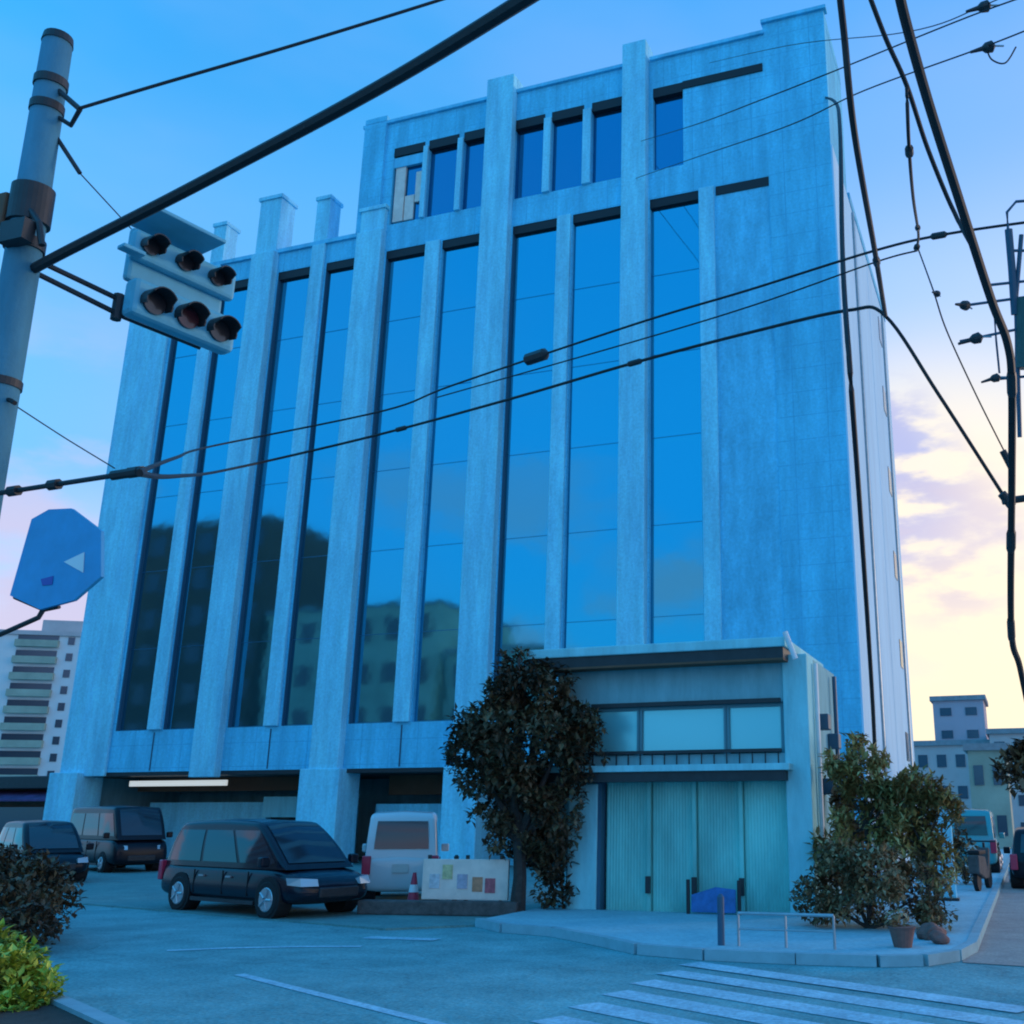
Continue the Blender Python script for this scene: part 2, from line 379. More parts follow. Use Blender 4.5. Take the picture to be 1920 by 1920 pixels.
for (x0, x1, z0) in [(-38.0, -36.5, -.1), (-25.7, -23.95, -.1), (-19.6, -18.2, -.1)]:
    m = MB(); bb(m, x0, 33.55, z0, x1, 34.9, 3.45); m.build('ground_pier', M['pier'], bld, bevel=.03)
m = MB(); bb(m, -25.62, 33.86, 26.28, -24.5, 34.02, 31.65); bb(m, -25.62, 33.88, 31.8, -24.5, 34.4, 32.05); m.build('corner_pier', M['wall'], bld)
# window bays: one glass strip each, with floor rails, a louvre over it and a dark strip added to shade the left reveal
for i, (a, b) in enumerate(bays):
    blank = i == 9
    w = MB(); bb(w, a, 34.17, ZS, b, 34.24, ZT)
    if blank:
        w = MB(); bb(w, a, 34.03, ZS, b, 34.5, ZT); wo = w.build('blank_panel', M['blank'], bld)
    else:
        wo = w.build('window', M['glass'], bld)
        for k in range(0, 6):
            z = ZS + .04 + k * (ZT - ZS) / 6; fr = MB(); bb(fr, a + .02, 34.155, z - .010, b - .02, 34.168, z + .010)
            fr.build('rail', mat('frame_blue', (.03, .20, .34), .3, metal=.6) if not bpy.data.materials.get('frame_blue') else bpy.data.materials['frame_blue'], wo)
    lv = MB(); bb(lv, a, 34.02 if not blank else 33.99, ZT - .38, b, 34.168 if not blank else 34.028, ZT - .0, ); lv.build('vent_louvre', M['louvre'], bld)
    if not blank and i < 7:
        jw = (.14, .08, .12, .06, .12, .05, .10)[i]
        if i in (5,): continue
        j = MB(); bb(j, a - .004, 34.012, ZS, a + jw * .55, 34.168, ZT - .38); j.build('dark_reveal', M['dark_reveal'], bld)  # dark strip added along the reveal, its shade put into the colour
for i, (a, b) in enumerate(UB):
    w = MB(); bb(w, a, 34.22, U0, b, 34.3, U1)
    wo = w.build('upper_window', M['glass2'], bld)
    lv = MB(); bb(lv, a + (.0), 34.0, 29.85, b, 34.21, 30.28); lv.build('vent_louvre', M['louvre'], bld)
lv = MB(); bb(lv, -10.6, 33.97, 29.95, -7.3, 34.02, 30.3); lv.build('vent_louvre', M['louvre'], bld)
ub = MB(); bb(ub, -23.95, 34.10, 26.6, -23.45, 34.2, 29.3); bb(ub, -23.4, 34.12, 26.6, -22.95, 34.2, 27.8); bb(ub, -22.9, 34.1, 27.4, -22.55, 34.2, 28.9)
ub.build('blind', M['beige'], bld)
ub = MB(); bb(ub, -24.05, 34.05, 29.3, -22.5, 34.2, 29.8); ub.build('window_head', M['spandrel'], bld)
# spandrel joints
sj = MB()
for x in (-33.25, -30.3, -27.55, -21.7): bb(sj, x - .03, 33.985, 3.5, x + .03, 34.0, 5.0)
sj.build('joint', M['dark_reveal'], bld)
# pilotis: soffit, back wall, beams
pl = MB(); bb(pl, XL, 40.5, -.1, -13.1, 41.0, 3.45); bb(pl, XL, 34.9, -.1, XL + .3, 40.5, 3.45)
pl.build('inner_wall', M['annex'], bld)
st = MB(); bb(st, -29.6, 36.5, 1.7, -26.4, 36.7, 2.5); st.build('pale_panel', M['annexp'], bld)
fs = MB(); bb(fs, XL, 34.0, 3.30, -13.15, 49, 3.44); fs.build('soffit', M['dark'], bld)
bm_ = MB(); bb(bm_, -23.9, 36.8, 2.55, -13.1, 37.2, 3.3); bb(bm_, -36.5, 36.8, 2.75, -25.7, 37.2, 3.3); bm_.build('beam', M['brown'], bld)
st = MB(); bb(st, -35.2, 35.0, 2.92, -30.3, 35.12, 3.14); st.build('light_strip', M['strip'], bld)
lw = MB(); bb(lw, -36.4, 37.5, -.1, -30.2, 37.8, 2.3); bb(lw, -23.9, 36.0, -.1, -17.5, 36.3, 2.2); bb(lw, -28.5, 37.5, -.1, -25.9, 37.8, 2.6); lw.build('low_wall', M['pier'], bld)
# side face towards the small street
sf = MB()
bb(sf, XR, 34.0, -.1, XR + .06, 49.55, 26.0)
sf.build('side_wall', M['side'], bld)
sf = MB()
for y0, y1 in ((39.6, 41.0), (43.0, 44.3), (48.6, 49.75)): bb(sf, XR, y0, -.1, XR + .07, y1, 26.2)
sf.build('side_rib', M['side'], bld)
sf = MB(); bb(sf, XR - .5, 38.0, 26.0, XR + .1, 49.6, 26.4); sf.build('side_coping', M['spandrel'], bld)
for yy in (38.6, 47.9): dp = MB(); dp.tube([(XR + .1 + 21, yy - 34, 0), (XR + .1 + 21, yy - 34, 25.8)], .06); dp.build('downpipe', M['steel'], bld)
for z in (4, 8, 12, 16, 20, 23.6):
    w = MB(); bb(w, XR + .02, 46.4, z, XR + .09, 47.4, z + 1.2); w.build('side_window', M['fglass'], bld)

# ------------------------------------------------------------------ annex
AX0, AX1, AY = -8.75, -3.72, 19.3
an = empty('garage_annex', (-6.2, AY, 0), 0, 'small two storey annex with dark edged flat roof, window band and grey green garage shutters', 'building')
def ab(mb, x0, y0, z0, x1, y1, z1, **k): mb.box(x0 + 6.2, y0 - AY, z0, x1 + 6.2, y1 - AY, z1, **k); return mb
w = MB()
ab(w, AX0, AY, 2.62, AX1 - .38, AY + .3, 2.92); ab(w, AX0, AY, 3.86, AX1 - .38, AY + .3, 4.72)
ab(w, AX0, AY + .3, 2.4, AX1 - .0, 22.5, 4.72); ab(w, AX0, AY + .6, 0, AX1, 22.5, 2.4); ab(w, AX0, AY, 2.92, -8.0, AY + .3, 3.86)
w.build('wall', M['annex'], an)
w = MB(); ab(w, -8.45, AY - .04, 0, -7.85, AY + .6, 2.4); w.build('pier', M['annexp'], an, bevel=.02); w = MB(); ab(w, -4.15, AY - .05, 0, AX1 + .04, AY + .6, 4.72); w.build('pier', M['annexp'], an, bevel=.02)
w = MB(); ab(w, -9.2, AY - .55, 4.80, AX1 - .25, 22.7, 4.98); w.build('roof_slab', M['annexp'], an, bevel=.02)
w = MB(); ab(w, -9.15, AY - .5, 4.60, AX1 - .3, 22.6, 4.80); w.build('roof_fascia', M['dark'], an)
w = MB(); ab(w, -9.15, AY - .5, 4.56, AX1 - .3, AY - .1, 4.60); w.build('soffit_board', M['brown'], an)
for x0, x1 in ((-8.0, -7.05), (-7.0, -5.3), (-5.25, -4.2)):
    g_ = MB(); ab(g_, x0, AY + .12, 2.95, x1, AY + .16, 3.84); go = g_.build('window', M['pglass'], an)
    f_ = MB()
    for q0, q1, q2, q3 in ((x0 - .03, 2.92, x0 + .03, 3.86), (x1 - .03, 2.92, x1 + .03, 3.86), (x0 + .03, 3.78, x1 - .03, 3.84)): ab(f_, q0, AY + .06, q1, q2, AY + .115, q3)
    f_.build('frame', M['rimgrey'], go)
f_ = MB(); ab(f_, -8.0, AY - .06, 3.84, -4.2, AY + .0, 3.92); ab(f_, -8.0, AY - .10, 2.94, -4.2, AY - .04, 3.0)
for i in range(16): ab(f_, -7.95 + i * .245, AY - .085, 2.72, -7.93 + i * .245, AY - .055, 2.94)
f_.build('rail', M['dark'], an)
w = MB(); ab(w, AX0, AY - .42, 2.60, -4.0, AY, 2.72); w.build('ledge', M['annexp'], an, bevel=.01)
w = MB(); ab(w, AX0, AY - .36, 2.42, -4.1, AY + .05, 2.60); w.build('ledge_shadow', M['dark'], an)  # dark box standing in for the shadow under the ledge
# corrugated shutters with intermediate posts
px_ = [-7.78, -6.85, -5.95, -5.05, -4.15]
for a, b in zip(px_, px_[1:]):
    m = MB(); n = 14
    for k in range(n):
        x0 = a + .04 + (b - a - .08) * k / n; x1 = a + .04 + (b - a - .08) * (k + 1) / n; xm = (x0 + x1) / 2
        for q0, q1, y0, y1 in ((x0, xm, 0, .008), (xm, x1, .008, 0)):
            m.poly([(q0 + 6.2, .22 - y0, .05), (q1 + 6.2, .22 - y1, .05), (q1 + 6.2, .22 - y1, 2.45), (q0 + 6.2, .22 - y0, 2.45)])
    so_ = m.build('shutter', M['shutter'], an)
for x in px_[1:-1]:
    m = MB(); ab(m, x - .035, AY + .12, .0, x + .035, AY + .2, 2.45); po = m.build('shutter_post', M['shutter'], an)
    m = MB(); ab(m, x - .045, AY + .05, .42, x + .045, AY + .12, .72); m.build('lock', M['dark'], po)
m = MB(); ab(m, -7.86, AY + .0, 0, -7.78, AY + .24, 2.42); m.build('shutter_guide', M['dark_reveal'], an)
m = MB(); m.tube([(-3.95 + 6.2, -.62, 5.05), (-3.78 + 6.2, -.58, 4.55)], .05, mi=0); m.build('gutter_pipe', M['white'], an)
m = MB(); m.tube([(AX1 + 6.2 + .1, .5, .1), (AX1 + 6.2 + .1, .5, 4.6)], .045); m.build('downpipe', M['white'], an); m = MB(); m.tube([(AX1 + 6.2 + .1, 2.6, .1), (AX1 + 6.2 + .1, 2.6, 4.6)], .045); m.build('downpipe', M['dark_reveal'], an)
for y, z in ((1.0, 3.4), (2.1, 3.1), (1.3, 2.2)):
    m = MB(); m.box(AX1 + 6.2, y, z, AX1 + 6.2 + .22, y + .3, z + .3); m.build('meter_box', M['dark_reveal'], an, bevel=.02)

# ------------------------------------------------------------------ foliage
def leaves(mb, lobes, n, size, r, hollow=.55, shape=1.0, droop=0):
    tot = sum(l[1][0] * l[1][1] * l[1][2] for l in lobes)
    for c, rad in lobes:
        k = max(8, int(n * rad[0] * rad[1] * rad[2] / tot))
        for _ in range(k):
            while True:
                p = Vector((r.uniform(-1, 1), r.uniform(-1, 1), r.uniform(-1, 1)))
                if p.length <= 1 and p.length > hollow * r.random(): break
            p = Vector((p.x * rad[0], p.y * rad[1], p.z * rad[2])) + Vector(c)
            if noise.noise(p * 2.3) < -.08: continue
            s = size * r.uniform(.45, 1.6)
            q = Matrix.Rotation(r.uniform(0, 6.28), 3, 'Z') @ Matrix.Rotation(r.gauss(0, .7) + droop, 3, 'X')
            u = q @ Vector((s * .32 * shape, 0, 0)); v = q @ Vector((0, s, 0)); w_ = q @ Vector((0, 0, s * .12))
            h = noise.noise(p * 1.3 + Vector((5, 2, 8))) + r.gauss(0, .22)
            mb.mesh([p, p + u + v * .4 + w_, p + v, p - u + v * .4 + w_], [(0, 1, 2), (0, 2, 3)], 0 if h < .05 else (1 if h < .38 else 2))
def branchy(mb, base, tops, r0, r, kinks=4):
    for t in tops:
        t = Vector(t); b = Vector(base); pts = []
        for i in range(kinks + 1):
            f = i / kinks; p = b.lerp(t, f); p += Vector((r.gauss(0, .05), r.gauss(0, .05), 0)) * (1 if 0 < i < kinks else 0) * (t - b).length * .5
            pts.append(p)
        mb.tube(pts, [r0 * (1 - .75 * i / kinks) for i in range(kinks + 1)], 6)
def plant(name, base, lobes, n, size, mats, label, cat, seed, trunk_r=.08, tops=None, hollow=.55, shape=1.0, group=None, trunk_h=None, droop=0):
    r = random.Random(seed); e = empty(name, base, 0, label, cat, group)
    mb = MB()
    if trunk_h:
        mb.tube([(0, 0, -.05), (.03, .02, trunk_h * .5), (0, 0, trunk_h)], [trunk_r * 1.3, trunk_r, trunk_r * .9], 8)
    branchy(mb, (0, 0, trunk_h or 0), tops or [l[0] for l in lobes], trunk_r * .7, r)
    mb.build('trunk', M['bark'], e)
    c = MB(); leaves(c, lobes, n, size, r, hollow, shape, droop)
    c.build('crown', LEAF[mats], e); return e
plant('broadleaf_tree', (-9.15, 18.6, .05),
      [((-.2, 0, 3.2), (1.15, 1.0, .95)), ((-1.0, .1, 2.9), (.7, .7, .8)), ((.85, 0, 3.3), (.8, .8, .65)), ((0, 0, 4.1), (.9, .85, .6)), ((-.05, .1, 2.2), (.95, .8, .75)), ((.45, .2, 1.7), (.7, .6, .7)), ((-.55, 0, 4.45), (.28, .3, .5)), ((1.2, .1, 2.8), (.5, .5, .5)), ((.35, .1, 4.35), (.65, .5, .35)), ((-1.2, 0, 3.5), (.35, .4, .4)), ((-.6, .1, 1.7), (.5, .5, .4)), ((.95, .1, 2.1), (.35, .4, .4)), ((.35, .45, 1.1), (.55, .5, .6)), ((.5, .5, .5), (.45, .45, .45)), ((-.25, .1, 1.45), (.6, .5, .45)), ((.1, .4, 1.2), (.5, .4, .5)), ((-.1, -.1, 4.75), (.35, .3, .3))],
      30000, .125, 'dark', 'dense dark leaved tree growing against the left corner of the shuttered annex', 'tree', 3, .13, trunk_h=1.3)
# bush and small trees at the street corner on the right
plant('corner_bush', (-2.55, 17.6, .12),
      [((0, 0, .62), (.85, .7, .58)), ((-.75, 0, .45), (.5, .6, .42)), ((.75, .1, .5), (.55, .6, .48)), ((.2, -.2, .85), (.6, .5, .4)), ((-.4, .2, .95), (.45, .5, .42)), ((.95, -.1, .3), (.4, .4, .3))],
      15000, .085, 'bush', 'wide dense low dark bush on the pavement corner right of the shutters', 'bush', 5, .05)
plant('slender_tree', (-2.75, 19.3, .12),
      [((0, 0, 2.75), (.42, .4, .42)), ((-.35, .1, 2.4), (.4, .4, .3)), ((.35, 0, 2.35), (.42, .4, .35)), ((0, .1, 2.0), (.6, .45, .25)), ((-.45, 0, 1.7), (.3, .3, .25)), ((.3, 0, 1.5), (.5, .4, .4)), ((-.5, .1, 2.7), (.25, .25, .2)), ((.65, 0, 2.2), (.45, .4, .3)), ((.6, 0, 1.5), (.5, .4, .4)), ((-.55, 0, 1.2), (.45, .4, .4))],
      10500, .13, 'green', 'tall slender green tree standing behind the low corner bush, the taller of two', 'tree', 6, .045, shape=.7, trunk_h=1.5)
plant('leafy_sapling', (-1.75, 18.8, .12),
      [((0, 0, 2.1), (.45, .4, .36)), ((.3, 0, 1.8), (.42, .4, .34)), ((-.3, 0, 1.4), (.4, .35, .4)), ((-.3, 0, 1.95), (.35, .35, .3)), ((.1, 0, 1.45), (.35, .3, .35)), ((.25, 0, .9), (.3, .3, .45))],
      5000, .125, 'green', 'yellowish green sapling between the slender tree and the white sign pillar', 'tree', 8, .035, shape=.7, trunk_h=1.1)
plant('wall_shrub', (-3.35, 20.6, .12),
      [((0, 0, 1.9), (.25, .3, .3)), ((.1, 0, 1.3), (.3, .3, .45)), ((0, 0, .7), (.28, .3, .4)), ((-.05, .1, 2.6), (.2, .2, .25))],
      1500, .15, 'bush', 'thin climbing shrub against the white right side of the annex', 'shrub', 9, .03)
# hedge, lime bush on the near verge
plant('dark_hedge', (-14.1, 12.6, .0),
      [((.9, -1.0, .3), (.5, .5, .4)), ((.3, -.6, .5), (.5, .5, .5)), ((0, 0, .6), (.6, .6, .6)), ((-.9, .3, .7), (.8, .7, .65)), ((-1.8, .6, .7), (.8, .7, .7)), ((.35, -.1, .35), (.3, .4, .4))],
      13000, .10, 'dark', 'dark clipped hedge on the near verge at the left edge', 'hedge', 12, .05)
plant('lime_bush', (-9.35, 8.15, .1),
      [((0, 0, .15), (.5, .5, .30)), ((-.4, .2, .2), (.5, .5, .38)), ((.3, -.1, .1), (.3, .4, .2)), ((-1.1, .5, .25), (.6, .5, .4))],
      9000, .08, 'lime', 'bright yellow green low bush at the bottom left corner', 'bush', 13, .03)
plant('roadside_tree', (.05, 44, .1), [((0, 0, 3.4), (1.2, 1.2, .9)), ((.8, 0, 4.0), (1.3, 1.2, .8)), ((.4, 0, 2.8), (.8, .8, .4))], 3000, .3, 'dark',
      'round crowned dark tree standing by the side street at the right edge', 'tree', 15, .16, trunk_h=2.4)
for i, (x, y, s, lb) in enumerate([(-2.1, 24.5, .75, 'dark shrub behind the white sign pillar on the small street'), (-1.7, 29.0, 1.0, 'larger dark shrub farther up the small street beside the parked teal van'), (-2.9, 40.5, 2.1, 'tallest dark shrub far up the small street behind the teal van'), (1.2, 52.0, 2.6, 'spreading dark shrub far off at the right edge beyond the parked car')]):
    plant('street_shrub', (x, y, .12), [((0, 0, .6 * s), (.5 * s, .5 * s, .55 * s)), ((.3, .1, .4 * s), (.4 * s, .4 * s, .4 * s)), ((-.2, 0, 1.1 * s), (.3 * s, .3 * s, .4 * s))], 1300, .14, 'bush', lb, 'shrub', 20 + i, .03)

# ------------------------------------------------------------------ cars
def car(name, loc, heading, Ln, W, Hh, paint, label, style='mpv', cat='car', group=None, plate=True):
    """x forward; heading = angle of travel; body, cabin glass, wheels, lights"""
    e = empty(name, loc, heading, label, cat, group)
    fx, rx = Ln / 2, -Ln / 2; w = W / 2
    belt = .50 * Hh if style != 'van' else .50 * Hh
    hood = belt * .96
    if style == 'mpv':   st = [(rx, .30, belt * .98, .88), (rx + .10, .22, belt * 1.02, .96), (rx + .8, .2, belt, 1), (0, .2, belt, 1), (fx - 1.15, .2, belt * .99, 1), (fx - .75, .2, hood, .99), (fx - .22, .22, hood * .86, .93), (fx, .30, hood * .62, .74)]
    elif style == 'van': st = [(rx, .30, belt * 1.0, .94), (rx + .08, .22, belt, .98), (rx + .8, .2, belt, 1), (0, .2, belt, 1), (fx - .7, .2, belt, 1), (fx - .35, .2, belt * .97, .99), (fx - .08, .24, belt * .85, .93), (fx, .32, belt * .6, .84)]
    vs = []; fs = []
    for x, zb, zt, k in st:
        ww = w * k
        sec = [(-ww * .90, zb), (-ww, zb + .14), (-ww * 1.0, zb + (zt - zb) * .55), (-ww * .95, zt - .04), (-ww * .86, zt), (0, zt + .03), (ww * .86, zt), (ww * .95, zt - .04), (ww * 1.0, zb + (zt - zb) * .55), (ww, zb + .14), (ww * .90, zb), (0, zb)]
        vs += [(x, y, z) for y, z in sec]
    n = 12
    for i in range(len(st) - 1):
        for j in range(n): fs.append((i * n + j, i * n + (j + 1) % n, (i + 1) * n + (j + 1) % n, (i + 1) * n + j))
    fs += [tuple(range(n)), tuple((len(st) - 1) * n + j for j in range(n))[::-1]]
    MB().mesh(vs, fs).build('body', paint, e, smooth=True, sub=2)
    # cabin: one curved shell; the panes follow the same surface, 8 mm proud
    if style == 'mpv': b0, b1, t0, t1 = rx + .06, fx - .60, rx + .50, fx - 1.75
    else: b0, b1, t0, t1 = rx + .03, fx - .14, rx + .16, fx - .80
    zb, zt = belt - .03, Hh - .05; wb, wt = w * .93, w * (.74 if style == 'mpv' else .84)
    def zroof(x):
        if x > t1: f = (x - t1) / (b1 - t1); return zb + (zt - zb) * (1 - f ** 1.25) - .0
        if x < t0: f = (t0 - x) / (t0 - b0); return zb + (zt - zb) * (1 - f ** 2.2)
        return zt + .035 * math.sin(math.pi * (x - t0) / (t1 - t0))
    def wid(x, z):
        f = max(0, min(1, (z - zb) / (zt - zb))); k = 1 - .10 * max(0, (x - t1 * .6) / (b1 - t1 * .6)) ** 2 - .06 * max(0, (t0 + .3 - x) / .6) ** 2
        return (wb + (wt - wb) * f ** 1.4) * k
    NX, NV = 40, 16; vs = []; fs = []
    for i in range(NX + 1):
        x = b0 + (b1 - b0) * (i / NX); zr = zroof(x); hh = max(.001, zr - zb); rc = min(.10, hh * .6)
        half = []
        for k in range(7): z = zb + (zr - rc - zb) * k / 6; half.append((wid(x, z), z))
        y0 = half[-1][0]
        for k in range(1, 5): a = k / 4 * math.pi / 2; half.append((y0 - rc * (1 - math.cos(a)), zr - rc + rc * math.sin(a)))
        for k in range(1, 5): y = half[10][0] * (1 - k / 4); half.append((y, zr + .03 * k / 4 * min(1, hh)))
        sec = [(-y, z) for y, z in half] + [(y, z) for y, z in half[::-1]][1:]
        ns = len(sec); vs += [(x, y, z) for y, z in sec]
    for i in range(NX):
        for j in range(ns - 1): fs.append((i * ns + j, i * ns + j + 1, (i + 1) * ns + j + 1, (i + 1) * ns + j))
    MB().mesh(vs, fs).build('cabin', paint, e, smooth=True)
    def patch(nm, P, nu=8, nv=6):
        vs = [P(a / nu, b / nv) for b in range(nv + 1) for a in range(nu + 1)]; q = nu + 1
        fs = [(b * q + a, b * q + a + 1, (b + 1) * q + a + 1, (b + 1) * q + a) for b in range(nv) for a in range(nu)]
        MB().mesh(vs, fs).build(nm, M['cglass'], e, smooth=True)
    def xf(f): return t1 + (b1 - t1) * (max(0, 1 - f)) ** (1 / 1.25)
    def xr_(f): return t0 - (t0 - b0) * (max(0, 1 - f)) ** (1 / 2.2)
    for sy in (1, -1):
        for a0, a1 in ((.05, .34), (.365, .66), (.685, .955)):
            def P(u, v):
                f = .12 + .70 * v; X0, X1 = xr_(f), xf(f); x = X0 + (X1 - X0) * (a0 + (a1 - a0) * u); z = zb + (zt - zb) * f
                return (x, sy * (wid(x, z) + .008), z)
            patch('side_window', P)
    def PW(u, v):
        x = t1 + (b1 - t1) * (.10 + .80 * v); zr = zroof(x); y = (2 * u - 1) * (wid(x, zr) - .12); return (x + .012, y, zr + .03 * (1 - abs(2 * u - 1)) * min(1, zr - zb) + .010)
    patch('windscreen', PW, 12, 8)
    def PR(u, v):
        f = .2 + .62 * v; z = zb + (zt - zb) * f; x = xr_(f); y = (2 * u - 1) * (wid(x, z) - .16); return (x - .014, y, z + .01)
    patch('rear_window', PR, 10, 6)
    # wheels
    wr = .31 if style == 'mpv' else .28; wx = Ln * .305
    for sx in (1, -1):
        for sy in (1, -1):
            y0 = sy * (w - .19); y1 = sy * (w + .005)
            x = wx * sx + (.02 if sx > 0 else -.02)
            a = MB(); a.tube([(x, sy * (w - .30), wr + .02), (x, sy * (w + .002), wr + .02)], wr + .06, 24); a.build('wheel_arch', M['tyre'], e)
            t = MB(); t.tube([(x, y0, wr), (x, y0 + sy * .02, wr), (x, y1, wr), (x, y1 + sy * .02, wr)], [wr * .93, wr, wr, wr * .93], 24); to = t.build('wheel', M['tyre'], e)
            rm = MB(); rm.tube([(x, y1 + sy * .015, wr), (x, y1 + sy * .03, wr)], [wr * .70, wr * .64], 20)
            for k in range(5):
                an_ = k * 2 * math.pi / 5; dx, dz = math.cos(an_), math.sin(an_)
                rm.tube([(x + dx * .04, y1 + sy * .035, wr + dz * .04), (x + dx * wr * .62, y1 + sy * .03, wr + dz * wr * .62)], .025, 6)
            rm.build('rim', M['rim'], to)
    # lights, plate, mirrors
    for sy in (1, -1):
        fz = (hood if style == 'mpv' else belt) * .70
        h = MB(); h.mesh([(fx - .42, sy * w * .93, fz), (fx - .10, sy * w * .86, fz - .02), (fx + .0, sy * w * .52, fz - .02), (fx - .05, sy * w * .52, fz + .10), (fx - .16, sy * w * .84, fz + .12), (fx - .46, sy * w * .94, fz + .12), (fx - .4, sy * w * .5, fz)], [(0, 1, 4, 5), (1, 2, 3, 4), (0, 1, 2, 6), (5, 4, 3, 6), (0, 5, 6), (2, 3, 6)])
        h.build('headlight', M['headl'], e)
        tl = MB(); y = sy * w * .86; tz = belt * .62
        tl.box(rx - .02, min(y - .09, y + .09), tz, rx + .10, max(y - .09, y + .09), tz + .38); tl.build('tail_light', M['tail'], e, bevel=.02)
        mrr = MB(); ym = sy * (w + .10); mrr.box(b1 - .42, min(ym - .09, ym + .09), belt + .02, b1 - .28, max(ym - .09, ym + .09), belt + .20); mrr.build('mirror', paint, e, bevel=.03)
    p = MB(); p.box(rx - .03, -.17, .62, rx - .005, .17, .79); p.build('number_plate', M['plate'], e)
    gr = MB(); gr.box(fx - .10, -w * .48, .34, fx + .012, w * .48, .52); gr.build('grille', M['dark'], e, bevel=.03)
    for sy in (1, -1):
        for xs_ in (-Ln * .21, -.02, Ln * .17):
            q = MB(); q.box(xs_ - .008, min(sy * (w - .02), sy * (w + .004)), .34, xs_ + .008, max(sy * (w - .02), sy * (w + .004)), belt - .08); q.build('door_seam', M['tyre'], e)
        for xs_ in (-Ln * .17, .10):
            q = MB(); q.box(xs_, min(sy * (w - .01), sy * (w + .022)), belt - .20, xs_ + .16, max(sy * (w - .01), sy * (w + .022)), belt - .17); q.build('handle', M['rim'], e)
    sill = MB(); sill.box(-Ln * .22, -w - .005, .2, Ln * .22, -w + .05, .27); sill.box(-Ln * .22, w - .05, .2, Ln * .22, w + .005, .27); sill.build('sill', M['dark'], e)
    return e
car('family_car', (-14.35, 17.95, .035), R(-17), 4.7, 1.80, 1.70, M['navy'], 'dark navy compact family car with silver wheels in front of the office building', 'mpv')
car('minivan', (-29.2, 28.8, .035), R(-24), 4.6, 1.8, 2.05, M['black'], 'black boxy minivan parked farther back, between the hedge and the family car', 'van', 'van')
car('dark_hatchback', (-26.6, 23.6, .035), R(-28), 4.2, 1.7, 1.62, M['black'], 'black hatchback at the left edge behind the hedge, beside the minivan', 'mpv')
car('kei_van', (-13.45, 21.5, .035), R(120), 3.3, 1.62, 1.86, M['carwhite'], 'small white delivery van seen from the rear beside the ground floor pillar', 'van', 'van')
car('teal_van', (-1.75, 36.0, .125), R(90), 3.3, 1.45, 1.85, M['teal'], 'teal box van parked up the small side street', 'van', 'van')
car('parked_car', (.15, 31.0, .01), R(90), 3.6, 1.5, 1.5, M['black'], 'low black car parked on the side street at the right edge', 'mpv')

# ------------------------------------------------------------------ small things by the front
def cone(loc, label):
    e = empty('traffic_cone', loc, 0, label, 'traffic cone')
    m = MB(); m.box(-.18, -.18, 0, .18, .18, .04); m.build('base', M['red'], e, bevel=.01)
    m = MB(); m.tube([(0, 0, .04), (0, 0, .36), (0, 0, .70)], [.14, .09, .035], 16); m.build('body', M['red'], e)
    m = MB(); m.tube([(0, 0, .34), (0, 0, .48)], [.098, .073], 16); m.build('band', M['white'], e)
cone((-11.55, 18.9, .03), 'red traffic cone with a white band beside the white delivery van')
m = MB(); m.tube([(0, 0, 0), (0, 0, .95)], .05, 10); m.tube([(0, 0, .95), (0, 0, 1.0)], [.06, .03], 10)
o = m.build('bollard', M['dark']); o.location = (-11.2, 19.9, .03); tag(o, 'black bollard between the white van and the notice hoarding', 'bollard')
ho = empty('hoarding', (-10.25, 18.6, .03), R(10), 'beige notice hoarding with small coloured posters under the dark tree', 'hoarding')
m = MB(); m.box(-.85, -.04, .25, .85, .04, .98); m.build('panel', M['beige'], ho, bevel=.01)
for x in (-.76, 0, .68):
    m = MB(); m.box(x - .03, .04, 0, x + .03, .1, 1.05); m.build('post', M['dark'], ho)
for k, (x, z, c) in enumerate([(-.35, .62, (.60, .54, .28)), (-.05, .45, (.45, .42, .5)), (.25, .40, (.6, .26, .14)), (.5, .38, (.5, .12, .14)), (-.6, .45, (.6, .6, .62))]):
    m = MB(); m.box(x - .10, -.052, z, x + .10, -.041, z + .26); m.build('poster', mat('poster_%d' % k, c, .6, var=.3, scale=12), ho)
m = MB(); m.box(-1.9, -.15, 0, 1.2, .15, .25); o = m.build('planter_wall', M['stone'], bevel=.03); o.location = (-10.25, 18.3, .03); o.rotation_euler = (0, 0, R(10)); tag(o, 'low dark stone planter wall running under the hoarding and tree', 'planter')
# blue tarp bundle and rail posts at the shutters
r_ = random.Random(4)
bp_ = empty('barrier_board', (-5.5, 19.05, .12), R(2), 'small bright blue upright board standing between two dark posts at the shutters', 'barrier')
m = MB(); m.prism([(-.40, 0, .03), (.42, 0, .03), (.42, .02, .42), (.05, .02, .46), (-.40, .02, .32)], (0, -1, 0), .03); m.build('panel', M['bluep'], bp_, bevel=.008)
for x in (-.46, .48):
    m = MB(); m.tube([(x, 0, 0), (x, 0, .58)], .035, 10); m.build('post', M['dark'], bp_)
rl = empty('guard_rail', (-3.35, 14.75, .12), R(2), 'thin grey pipe guard rail on the pavement edge before the shutters', 'guard rail')
for x in (-.55, .1, .75):
    m = MB(); m.tube([(x, 0, 0), (x, 0, .42)], .018, 8); m.build('post', M['steel'], rl)
m = MB(); m.tube([(-.55, 0, .42), (.75, 0, .42)], .022, 8); m.tube([(-.55, 0, .22), (.75, 0, .22)], .014, 8); m.build('rail', M['steel'], rl)
m = MB(); m.tube([(0, 0, 0), (0, 0, .62)], .05, 12); m.tube([(0, 0, .62), (0, 0, .66)], [.05, .02], 12); o = m.build('bollard', M['dark_reveal']); o.location = (-4.15, 14.75, .12); tag(o, 'slate coloured kerbside bollard left of the pipe guard rail', 'bollard')
pt = empty('flower_pot', (-1.78, 15.35, .12), 0, 'round brown terracotta pot in front of the low corner bush', 'pot')
